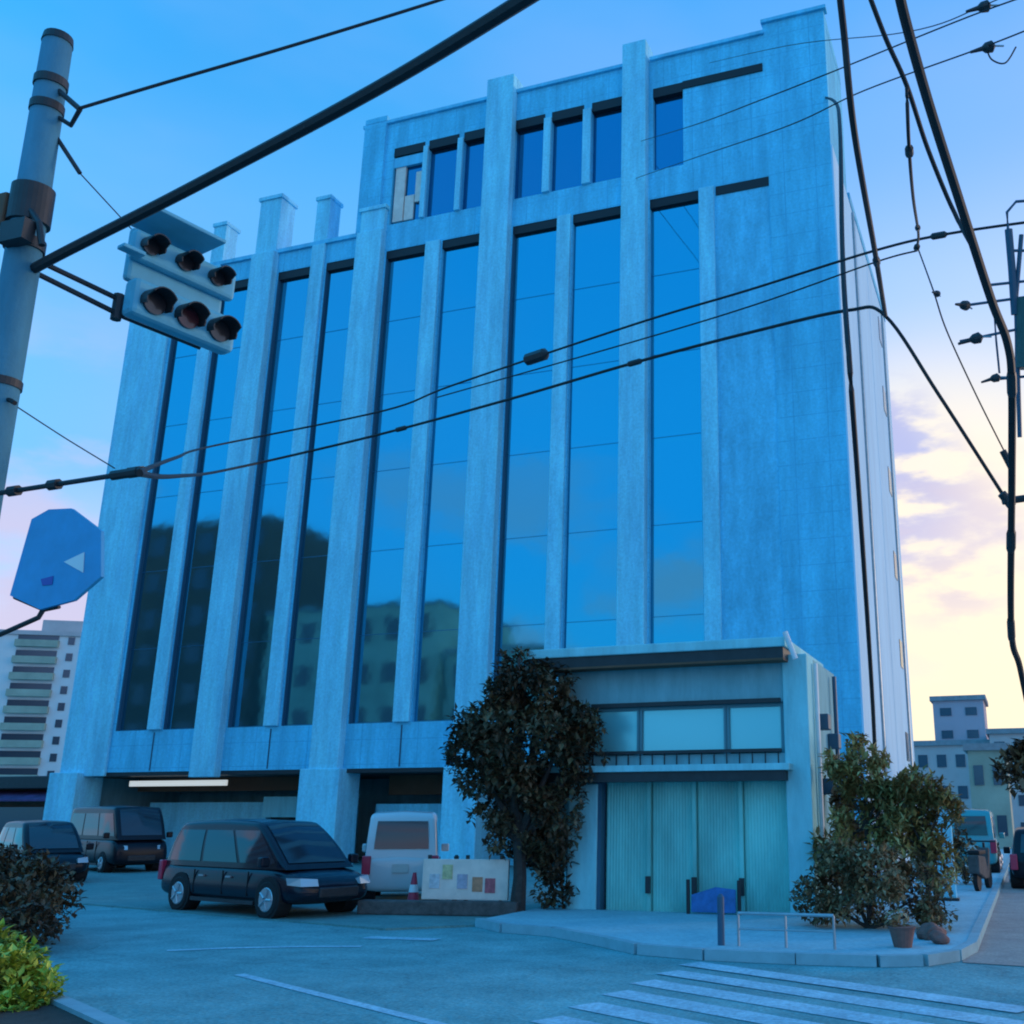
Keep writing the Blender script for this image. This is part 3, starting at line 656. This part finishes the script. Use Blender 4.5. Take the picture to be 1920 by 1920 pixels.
m = MB(); m.tube([(0, 0, 0), (0, 0, .22), (0, 0, .26)], [.12, .17, .19], 18); m.build('pot', M['terra'], pt)
m = MB(); leaves(m, [((0, 0, .33), (.2, .2, .12))], 200, .09, r_); m.build('plant', LEAF['bush'], pt)
for k, (x, y, s, lb) in enumerate([(-1.35, 15.9, .8, 'small brown rock at the pavement edge right of the terracotta pot'), (-1.5, 16.4, 1.1, 'larger brown rock at the right foot of the corner bush')]):
    b = bmesh.new(); bmesh.ops.create_icosphere(b, subdivisions=3, radius=.17 * s)
    for v in b.verts: v.co *= 1 + .45 * noise.noise(v.co * 7 + Vector((k * 4, 0, 0))); v.co.z *= .7
    me = bpy.data.meshes.new('rock'); b.to_mesh(me); b.free(); me.materials.append(M['terra']); o = bpy.data.objects.new('rock', me); COL.objects.link(o); o.location = (x, y, .2); tag(o, lb, 'rock')
sp = empty('sign_pillar', (-1.75, 23.6, .12), 0, 'narrow pale blue white sign pillar standing at the side street right of the bushes', 'sign')
m = MB(); m.box(-.17, -.06, .05, .17, .06, 1.9); m.build('board', M['pier'], sp, bevel=.02); m = MB(); m.box(-.22, -.12, 0, .22, .12, .05); m.build('base', M['dark'], sp)
sc = empty('motor_scooter', (-1.2, 27.2, .12), R(80), 'parked dark motor scooter beyond the pale sign pillar', 'scooter')
for x in (-.55, .6):
    m = MB(); m.tube([(x, -.05, .22), (x, .05, .22)], .22, 18); m.build('wheel', M['tyre'], sc)
m = MB(); m.prism([(-.8, -.13, .4), (-.2, -.13, .25), (.2, -.13, .25), (.45, -.13, .9), (.3, -.13, .95), (.1, -.13, .42), (-.1, -.13, .75), (-.8, -.13, .8)], (0, 1, 0), .26); m.build('body', M['stone'], sc, bevel=.03)
m = MB(); m.tube([(.6, 0, .25), (.38, 0, 1.05)], .03); m.tube([(.38, -.3, 1.08), (.38, .3, 1.08)], .02); m.build('handlebar', M['dark'], sc)
m = MB(); m.box(-.75, -.14, .8, -.05, .14, .9); m.build('seat', M['tyre'], sc, bevel=.03)

# ------------------------------------------------------------------ distant buildings
def block(name, x0, y0, x1, y1, h, wallm, label, floors, cols, faces='S', wfrac=(.6, .5), roof=None, cat='building', wm=None, group=None, base=0):
    e = empty(name, ((x0 + x1) / 2, (y0 + y1) / 2, 0), 0, label, cat, group)
    hx, hy = (x1 - x0) / 2, (y1 - y0) / 2
    m = MB(); m.box(-hx, -hy, -.1, hx, hy, h); m.build('wall', wallm, e)
    m = MB(); m.box(-hx - .2, -hy - .2, h, hx + .2, hy + .2, h + .35); m.build('roof', roof or M['roof'], e)
    fh = (h - base) / floors; cnt = 0
    for f in faces:
        Lw = (x1 - x0) if f in 'SN' else (y1 - y0); nc = cols[faces.index(f)]
        for k in range(floors):
            for c in range(nc):
                if cnt >= 95: break
                u0 = -Lw / 2 + Lw * (c + .5 - wfrac[0] / 2) / nc; u1 = -Lw / 2 + Lw * (c + .5 + wfrac[0] / 2) / nc
                z0 = base + fh * (k + .5 - wfrac[1] / 2); z1 = base + fh * (k + .5 + wfrac[1] / 2)
                q = MB(); 
                if f == 'S': q.box(u0, -hy - .06, z0, u1, -hy + .1, z1)
                elif f == 'N': q.box(u0, hy - .1, z0, u1, hy + .06, z1)
                elif f == 'E': q.box(hx - .1, u0, z0, hx + .06, u1, z1)
                else: q.box(-hx - .06, u0, z0, -hx + .1, u1, z1)
                q.build('window', wm or M['fglass'], e); cnt += 1
    return e
# apartment tower far left (turned)
tw = empty('apartment_tower', (0, 0, 0), 0, 'distant pale apartment tower with stacked balconies at the left edge', 'building')
p0 = at(60, 1500, 92); tw.location = (p0.x, p0.y, 0); tw.rotation_euler = (0, 0, R(32))
m = MB(); m.box(-6.2, 0, 0, 3.4, 12, 17.6); m.build('wall', M['towerw'], tw)
m = MB(); m.box(-6.4, -.2, 17.6, 3.6, 12.2, 18.0); m.box(-1.8, 1, 18, 1.6, 6, 19.2); m.build('roof', M['far'], tw)
for k in range(11):
    z = 1.5 + k * 1.5
    m = MB(); m.box(-3.4, -.5, z, .2, 0, z + .62); m.build('balcony', M['far3'], tw)
    m = MB(); m.box(-3.3, -.05, z + .62, .1, .0, z + 1.2); m.build('window', M['fglass'], tw)
    for x in (.9, 2.2):
        m = MB(); m.box(x, -.06, z + .3, x + .55, 0, z + 1.0); m.build('window', M['fglass'], tw)
# low shop left
sh = empty('corner_shop', (-55.5, 47.5, 0), R(0), 'low shop with a dark awning at the left edge beside the tower', 'building')
m = MB(); m.box(-9, 0, 0, 7, 8, 3.4); m.build('wall', M['brown'], sh)
m = MB(); m.box(-9.3, -1.2, 3.2, 7.2, 8.2, 3.9); m.build('roof', M['dark'], sh, bevel=.05)
m = MB(); m.prism([(-9, -1.9, 2.6), (-9, -.05, 3.15), (-9, -.05, 3.05), (-9, -1.9, 2.5)], (1, 0, 0), 16); m.build('awning', mat('awning', (.12, .05, .14), .8, var=.5, scale=2), sh)
m = MB(); m.box(-8, -.1, .8, 5.5, 0, 2.2); m.build('window', M['fglass'], sh)
block('distant_block', -6.35, 84, -2.6, 90, 10.2, M['far2'], 'distant narrow mauve tower block on the right skyline', 6, [2], 'S', (.45, .35))
block('distant_block', -9.0, 80, -2.4, 84, 6.6, M['far'], 'distant low grey block in front of the narrow mauve tower', 3, [5], 'S', (.5, .4))
block('distant_block', -2.2, 78, 1.6, 86, 7.2, M['far'], 'distant grey block right of the low one, with dark windows', 4, [3], 'SE'[:1], (.55, .4))
block('distant_house', -2.8, 58, -.9, 64, 5.0, M['far3'], 'small grey green house far down the side street', 2, [2], 'S', (.5, .4))
# houses across the road behind the camera: the mirrored windows show them
block('opposite_block', -98, -24, -66, -10, 29, M['brown'], 'dark brown block across the road, mirrored in the leftmost window bays', 8, [11], 'N', (.6, .5))
block('opposite_block', -65, -24, -47, -10, 19.5, M['olive'], 'olive green block across the road, mirrored low in the middle window bays', 5, [6], 'N', (.5, .5))
block('opposite_house', -46, -22, -37, -10, 15, M['far3'], 'grey green house across the road, mirrored at the foot of the central bays', 4, [3], 'N', (.5, .5))

# ------------------------------------------------------------------ left utility pole, signal, sign
pt_, pb_ = at(108, 80, 9.7), at(40, 500, 9.2)
ax = (pt_ - pb_); foot = pb_ - ax * (pb_.z / ax.z)
foot = Vector((foot.x * .5 + pb_.x * .5, foot.y * .5 + pb_.y * .5, 0))
up_ = empty('utility_pole', foot, 0, 'weathered concrete utility pole with steel bands at the left edge', 'utility pole')
LP = lambda v: Vector(v) - foot
def on(z):
    if z > pb_.z: f = (z - pb_.z) / (pt_.z - pb_.z); return pb_.lerp(pt_, f)
    return foot.lerp(pb_, z / pb_.z)
m = MB(); m.tube([LP(on(0)), LP(on(4)), LP(pb_), LP(pt_)], [.185, .160, .146, .126], 28); m.build('shaft', M['pole'], up_, smooth=True)
m = MB(); m.tube([LP(pt_) - Vector((0, 0, .02)), LP(pt_) + Vector((0, 0, .06))], [.134, .125], 20); m.build('cap', M['dark'], up_)
for z0, z1 in ((8.02, 8.10), (8.28, 8.36), (6.65, 6.75), (6.9, 7.25), (5.35, 5.42)):
    m = MB(); m.tube([LP(on(z0)), LP(on(z1))], [(.165 if z0 < 7.6 else .144) + (.01 if z1 - z0 > .2 else 0)] * 2, 28); m.build('band', M['dark'], up_)
q = on(8.3); m = MB(); m.tube([LP(on(8.32)) , LP(at(150, 205, 9.4))], .025); m.tube([LP(on(8.05)), LP(at(133, 235, 9.5)), LP(at(150, 205, 9.4))], .022); m.tube([LP(on(7.95)), LP(at(150, 325, 9.5))], .02); m.build('bracket', M['dark'], up_)
m = MB(); a = LP(on(6.7)); m.box(a.x - .02, a.y - .24, a.z - .10, a.x + .26, a.y - .12, a.z + .10); m.tube([a + Vector((.1, -.1, .3)), a + Vector((.28, -.12, .1)), a + Vector((.34, -.1, -.12))], .028); m.build('clamp', M['dark'], up_)
m = MB(); a = LP(on(7.05)); m.box(a.x - .24, a.y - .16, a.z - .2, a.x - .12, a.y + .06, a.z + .12); m.build('junction_box', M['brown'], up_, bevel=.02)

# traffic signal: two tiers of three hooded lamps on a cantilever arm
L0, L2 = at(283, 572, 9.9), None
zl = L0.z; hd = Vector((math.sin(R(14)), math.cos(R(14)), 0))
az = math.atan2(hd.y, hd.x)
sg = empty('traffic_signal', (L0.x, L0.y, L0.z), az, 'pale blue horizontal traffic signal head with hooded lamps reaching out from the left pole', 'traffic signal')
# local x along the row (away from the pole), local -y faces the street (towards the camera's right)
def hood(x, z, yf, lensm, r=.15, sgn=-1):
    m = MB(); m.tube([(x, yf, z), (x, yf + sgn * .03, z)], r * .82, 20); lo = m.build('lamp', lensm, sg)
    m = MB(); n = 14; vs = []
    for k in range(n + 1):
        a = -.35 + (math.pi + .7) * k / n
        vs += [(x + r * math.cos(a), yf, z + r * math.sin(a)), (x + r * math.cos(a), yf + sgn * (.20 if 2 < k < n - 2 else .12), z + r * math.sin(a) - .02)]
        vs += [(x + (r - .012) * math.cos(a), yf, z + (r - .012) * math.sin(a)), (x + (r - .012) * math.cos(a), yf + sgn * (.20 if 2 < k < n - 2 else .12), z + (r - .012) * math.sin(a) - .02)]
    fs = []
    for k in range(n):
        b0 = 4 * k; b1 = b0 + 4; fs += [(b0, b0 + 1, b1 + 1, b1), (b0 + 2, b1 + 2, b1 + 3, b0 + 3), (b0 + 1, b0 + 3, b1 + 3, b1 + 1)]
    m.mesh(vs, fs); m.build('visor', M['dark'], lo)
SPC = .35
m = MB(); m.box(-.20, -.04, -.16, 2 * SPC + .20, .16, .22); m.build('housing', M['signal'], sg, bevel=.05)
for k in range(3): hood(k * SPC, .0, -.04, M['lensr'] if k == 1 else M['lens'], .135)
m = MB(); m.box(-.22, .1, .22, 2 * SPC + .10, .20, .78); m.build('backplate', M['signal'], sg, bevel=.04)
m = MB(); m.box(-.24, .0, .42, 2 * SPC + .16, .12, .72); m.build('upper_housing', M['signal'], sg, bevel=.04)
for k in range(3): hood(k * .36 - .09, .57, .0, M['lens'], .10)
m = MB(); m.box(-.18, -.22, .86, 2 * SPC - .15, .28, .90); m.box(-.40, -.12, .40, -.18, .0, .44); m.build('canopy', M['signal'], sg, bevel=.01)
inv = lambda v: Matrix.Rotation(-az, 3, 'Z') @ (Vector(v) - Vector(sg.location))
A0 = on(6.62)
m = MB(); s0 = inv(A0)
m.tube([s0, (-.1, .25, .05), (2 * SPC, .25, .05)], .026); m.tube([s0 + Vector((0, 0, -.12)), (-.1, .25, -.10), (2 * SPC, .25, -.10)], .026)
m.tube([(-.18, .25, .1), (-.18, .25, -.16)], .05); m.tube([(.2, .25, .05), (.2, .16, .05)], .03); m.tube([(2 * SPC - .1, .25, .05), (2 * SPC - .1, .16, .05)], .03); m.build('arm', M['dark'], sg)

# guide sign on a bar from the pole
zb_ = at(0, 970, 9.3).z
P1, P0 = atz(255, 886, zb_), atz(-40, 985, zb_)
# keep the bar horizontal and real: from the pole out towards the street
bar0 = Vector((on(zb_).x, on(zb_).y, zb_)); bar1 = at(262, 884, 7.6); bar1.z = zb_ + .0
bar1 = atz(262, 884, zb_) if atz(262, 884, zb_).y > 0 else bar1
sb = empty('guide_sign', bar0, 0, 'blue many sided road guide sign hanging from a dark bracket beside the left pole', 'road sign')
dirb = (bar1 - bar0).normalized()
m = MB(); m.tube([(0, 0, 0), bar1 - bar0], .022)
for f in (.22, .48, .97): 
    c_ = (bar1 - bar0) * f; m.tube([c_ - dirb * .05, c_ + dirb * .05], .045)
m.tube([(bar1 - bar0) * .84, (bar1 - bar0) * 1.02], .04)
m.build('bracket', M['dark'], sb)
def onbar(x, y):       # a point of the vertical plane through the bar
    r = ray(x, y); nrm = dirb.cross(Vector((0, 0, 1))).normalized(); k = nrm.dot(bar0 - Vector((0, 0, CH))) / nrm.dot(r)
    return Vector((0, 0, CH)) + r * k - bar0
nrm = dirb.cross(Vector((0, 0, 1))).normalized(); nrm = nrm if nrm.dot(bar0 - Vector((0, 0, CH))) < 0 else -nrm
pl_ = [onbar(*p) for p in ((76, 978), (108, 960), (150, 958), (206, 1000), (206, 1085), (155, 1129), (92, 1146), (36, 1120))]
m = MB(); m.prism([p + nrm * .05 for p in pl_], nrm, .03); pn = m.build('panel', M['signblue'], sb)
m = MB(); m.prism([onbar(*p) + nrm * .083 for p in ((138, 1058), (176, 1040), (174, 1078))], nrm, .004); m.build('arrow', M['white'], sb)
m = MB(); m.prism([onbar(*p) + nrm * .083 for p in ((95, 1090), (118, 1084), (116, 1100), (98, 1102))], nrm, .004); m.build('mark', mat('sign_mark', (.05, .1, .4), .5), sb)
m = MB(); m.tube([onbar(-40, 1205), onbar(0, 1190), onbar(72, 1158), onbar(84, 1138)], .02); m.tube([onbar(36, 1122) + nrm * .04, onbar(92, 1146) + nrm * .04, onbar(120, 1140) + nrm * .04], .014); m.build('stay', M['dark'], sb)

# ------------------------------------------------------------------ cables
def smooth_path(pts, n=8):
    P = [pts[0]] + pts + [pts[-1]]; out_ = []
    for i in range(1, len(P) - 2):
        for k in range(n):
            t = k / n; a, b, c, d = P[i - 1], P[i], P[i + 1], P[i + 2]
            out_.append(.5 * ((2 * b) + (c - a) * t + (2 * a - 5 * b + 4 * c - d) * t * t + (3 * b - a - 3 * c + d) * t ** 3))
    return out_ + [P[-2]]
def wall_d(x, y): return 33.98 / ray(x, y).y
def cable(pts, r, label, name='overhead_cable', group=None, clips=(), mat_=None):
    P = smooth_path([at(*p) for p in pts]); c0 = P[0].copy()
    m = MB(); m.tube([p - c0 for p in P], r, 7)
    o = m.build(name, mat_ or M['cable']); o.location = c0
    tag(o, label, 'cable', group)
    for f, l, rr in clips:
        i = int(f * (len(P) - 1)); d = (P[min(i + 1, len(P) - 1)] - P[max(i - 1, 0)]).normalized()
        q = MB(); q.tube([P[i] - c0 - d * l, P[i] - c0 - d * l * .7, P[i] - c0 + d * l * .7, P[i] - c0 + d * l], [r, rr, rr, r], 8); q.build('splice', M['dark'], o)
    return o
cable([(-60, 585, 10.4), (0, 545, 9.7), (85, 492, 9.05), (350, 357, 8.0), (700, 170, 6.9), (990, -5, 6.0), (1200, -140, 5.4)], .046, 'thickest black cable bundle rising from the left pole across the upper left sky', clips=[(.30, .1, .045), (.5, .06, .042), (.62, .07, .042)])
cable([(150, 203, 9.4), (300, 158, 9.6), (560, 82, 9.9), (850, -8, 10.2), (1000, -60, 10.5)], .016, 'thin wire from near the top of the left pole to the top edge')
cable([(150, 325, 9.5), (210, 390, 9.9), (330, 520, 11)], .006, 'faint stay wire descending from the left pole toward the signal')
cable([(20, 755, 8.85), (120, 820, 9.6), (215, 878, 9.3)], .006, 'faint wire slanting from the left pole down to the sign bracket')
cable([(-20, 800, 8.95), (8, 752, 8.85), (28, 756, 8.75)], .02, 'short black wire end clamped on the left pole', name='wire_end')
cable([(262, 884, 7.7), (330, 858, 12), (400, 836, 20), (720, 770, 21), (850, 722, 20), (1190, 608, 17), (1400, 545, 16), (1640, 470, 15), (1780, 438, 14.5), (1990, 408, 14)], .020, 'upper of the cables crossing the facade, carrying a splice box', clips=[(.50, .32, .11), (.88, .12, .05)])
cable([(262, 888, 7.7), (330, 893, 12), (430, 880, 20), (690, 820, 21), (950, 750, 19), (1190, 680, 17), (1420, 620, 16), (1590, 582, 15), (1660, 592, 14.6), (1760, 740, 14.2), (1885, 935, 14)], .026, 'lower thick cable crossing the facade, then dropping to the right edge', clips=[(.33, .15, .05), (.5, .15, .05)])
cable([(820, 745, 20), (1190, 640, 17), (1420, 570, 16), (1640, 492, 15), (1720, 470, 14.6)], .013, 'middle thin cable crossing the facade between two thicker ones')
cable([(1572, -30, 9), (1582, 60, 9.2), (1602, 250, 9.6), (1640, 470, 12.0), (1660, 592, 14.55)], .032, 'leftmost thick black cable dropping from the top edge right of the building', clips=[(.8, .1, .045)])
cable([(1548, 183, wall_d(1548, 183)), (1566, 192, 26), (1575, 240, 20), (1580, 480, 16), (1594, 700, 14), (1612, 950, 15.5), (1632, 1250, 18), (1640, 1400, 20), (1646, 1560, 21), (1648, 1660, 21.5)], .040, 'long dark cable hanging down in front of the building right corner')
cable([(1622, -30, 9), (1660, 70, 9.2), (1700, 160, 9.4), (1740, 280, 9.8), (1790, 400, 10.0), (1838, 488, 9.6)], .022, 'second cable from the top edge that slants under its thicker neighbour')
cable([(1700, 160, 9.4), (1704, 270, 9.6), (1712, 370, 11), (1722, 440, 13.5), (1718, 468, 14.6)], .018, 'short cable with clips dropping to the crossing wire', clips=[(.3, .08, .04), (.7, .08, .035), (.95, .08, .045)])
cable([(1682, -30, 8), (1698, 40, 8.2), (1740, 190, 8.6), (1800, 380, 9.2), (1858, 560, 9.9), (1888, 640, 10.3), (1897, 720, 10.6), (1897, 900, 11.5), (1896, 1180, 13.5), (1912, 1250, 14.3), (1935, 1360, 15)], .042, 'rightmost thickest cable sweeping down to the right edge', clips=[(.60, .15, .05), (.74, .2, .055), (.80, .25, .05)])
cable([(1200, 265, wall_d(1200, 265)), (1300, 235, 26), (1420, 190, 19), (1560, 135, 17), (1820, 30, 15), (1990, -30, 14)], .012, 'thin wire crossing the top storey toward the upper insulator')
cable([(1190, 335, wall_d(1190, 335)), (1320, 290, 26), (1480, 235, 19), (1620, 170, 17), (1845, 88, 15), (1990, 30, 14)], .012, 'thin wire crossing the top storey toward the lower insulator')
cable([(1330, 118, wall_d(1330, 118)), (1480, 85, 24), (1700, 60, 17), (1845, 10, 15), (1990, -60, 14)], .009, 'faintest topmost wire beside the roof corner')
cable([(1722, 468, 14.5), (1750, 545, 13), (1775, 620, 13.2), (1830, 740, 13.6), (1885, 850, 14)], .010, 'slim wire dropping beside the right pole insulators')
cable([(1850, 92, 15), (1860, 112, 15), (1885, 118, 15), (1905, 88, 15)], .012, 'small looped jumper wire at the lower insulator')
def insulator(p, label, ang=0, s=1, body=M['dark']):
    P = at(*p); e = empty('insulator', P, ang, label, 'insulator', 'insulators around the right pole')
    m = MB(); m.tube([(-.22 * s, 0, -.06 * s), (-.05 * s, 0, -.01 * s), (.0, 0, 0), (.09 * s, 0, .02 * s), (.13 * s, 0, .03 * s)], [.02 * s, .035 * s, .075 * s, .085 * s, .03 * s], 12); m.build('shell', body, e)
    m = MB(); m.tube([(.12 * s, 0, .03 * s), (.26 * s, 0, .02 * s)], .014 * s, 8); m.build('pin', M['steel'], e)
insulator((1840, 14, 15), 'dark cone insulator nearest the top right corner', R(15))
insulator((1848, 90, 15), 'dark cone insulator with a looped jumper, below the topmost one', R(15))
insulator((1806, 572, 13.75), 'black insulator at the upper left of the right pole group', R(60), .8)
insulator((1825, 636, 13.75), 'black insulator on the arm left of the right edge transformer', R(10), .9)
insulator((1862, 710, 13.75), 'lowest black insulator beside the thick right cable', R(10), .7)
insulator((1755, 550, 13), 'small lone insulator left of the other right side ones', R(70), .5)
# right pole (just past the frame) with its transformer and arms
pr = at(2075, 700, 13.8); rpole = empty('utility_pole', (pr.x, pr.y, 0), 0, 'right hand utility pole whose transformer and arms reach into the right edge', 'utility pole')
def rl_(x, y, d=13.8): return at(x, y, d) - Vector((pr.x, pr.y, 0))
m = MB(); m.tube([(0, 0, 0), (0, 0, 13)], [.19, .13], 18); m.build('shaft', M['pole'], rpole)
m = MB(); m.tube([rl_(1935, 560), rl_(1935, 690)], .22, 18); m.build('transformer', mat('transformer_green', (.06, .12, .11), .6, var=.2), rpole)
m = MB(); m.tube([rl_(1990, 372), rl_(1905, 378), rl_(1888, 398), rl_(1890, 430)], .02); m.tube([rl_(1891, 430), rl_(1897, 500), rl_(1903, 590)], .05); m.tube([rl_(1800, 640), rl_(1990, 600)], .02); m.tube([rl_(1800, 574), rl_(1990, 548)], .02); m.tube([rl_(1855, 712), rl_(1990, 700)], .02); m.tube([rl_(1850, 535), rl_(1990, 520)], .02); m.tube([rl_(1840, 505), rl_(1862, 560), rl_(1868, 640), rl_(1874, 700)], .014); m.tube([rl_(1915, 440), rl_(1905, 560), rl_(1912, 820)], .03); m.tube([rl_(1890, 470), rl_(1990, 470)], .02); m.build('arm', M['dark_reveal'], rpole)
m = MB(); m.tube([rl_(1880, 845), rl_(1898, 880)], .045); m.tube([rl_(1880, 940), rl_(1990, 925)], .05); m.tube([rl_(1878, 925), rl_(1898, 950)], .06); m.build('clamp', M['dark'], rpole)
# ------------------------------------------------------------------ wear: asphalt grain and patches, soft large stains on the walls
def overlay(m, scale, lo, hi, stretch=(1, 1, 1), voronoi=False):
    n = m.node_tree; b = n.nodes['Principled BSDF']; lk = n.links.new
    src = b.inputs['Base Color'].links[0].from_socket if b.inputs['Base Color'].links else None
    t = n.nodes.new('ShaderNodeTexCoord'); mp = n.nodes.new('ShaderNodeMapping'); mp.inputs['Scale'].default_value = stretch
    lk(t.outputs['Object'], mp.inputs[0])
    if voronoi:
        z = n.nodes.new('ShaderNodeTexVoronoi'); z.feature = 'DISTANCE_TO_EDGE'; z.inputs['Scale'].default_value = scale
        nn = n.nodes.new('ShaderNodeTexNoise'); nn.inputs['Scale'].default_value = scale * 4; lk(mp.outputs[0], nn.inputs['Vector'])
        ad = n.nodes.new('ShaderNodeVectorMath'); ad.operation = 'ADD'; lk(mp.outputs[0], ad.inputs[0]); lk(nn.outputs['Color'], ad.inputs[1]); lk(ad.outputs[0], z.inputs['Vector']); o = z.outputs['Distance']
        f0, f1 = 0.0, .012
    else:
        z = n.nodes.new('ShaderNodeTexNoise'); z.inputs['Scale'].default_value = scale; z.inputs['Detail'].default_value = 9; z.inputs['Roughness'].default_value = .7; lk(mp.outputs[0], z.inputs['Vector']); o = z.outputs['Fac']
        f0, f1 = .35, .65
    r = n.nodes.new('ShaderNodeMapRange'); r.inputs['From Min'].default_value = f0; r.inputs['From Max'].default_value = f1
    r.inputs['To Min'].default_value = lo; r.inputs['To Max'].default_value = hi; lk(o, r.inputs['Value'])
    mx = n.nodes.new('ShaderNodeVectorMath'); mx.operation = 'SCALE'; lk(src, mx.inputs[0]); lk(r.outputs[0], mx.inputs['Scale']); lk(mx.outputs[0], b.inputs['Base Color'])
overlay(M['asphalt'], .35, .80, 1.15); overlay(M['asphalt'], 22, .66, 1.32); overlay(M['asphalt'], .28, .82, 1.0, voronoi=True)
overlay(M['paving'], 14, .85, 1.12); overlay(M['lot'], 20, .8, 1.2); overlay(M['asphalt2'], 18, .8, 1.2)
overlay(M['wall'], 1.6, .84, 1.08, (1, 1, .12)); overlay(M['wall'], .25, .90, 1.08)
overlay(M['pier'], 2.6, .82, 1.08, (1, 1, .10)); overlay(M['blank'], 1.8, .84, 1.10, (1, 1, .2)); overlay(M['blank'], .5, .88, 1.08); overlay(M['spandrel'], 2.0, .82, 1.08, (1, 1, .15))
overlay(M['paint'], 16, .70, 1.15); overlay(M['annex'], 2.4, .82, 1.1, (1, 1, .2)); overlay(M['shutter'], 1.2, .85, 1.12, (1, 1, .3)); overlay(M['annexp'], 2.4, .84, 1.1, (1, 1, .2))

overlay(M['wall'], 9, .90, 1.12); overlay(M['pier'], 10, .90, 1.12); overlay(M['blank'], 9, .90, 1.12)
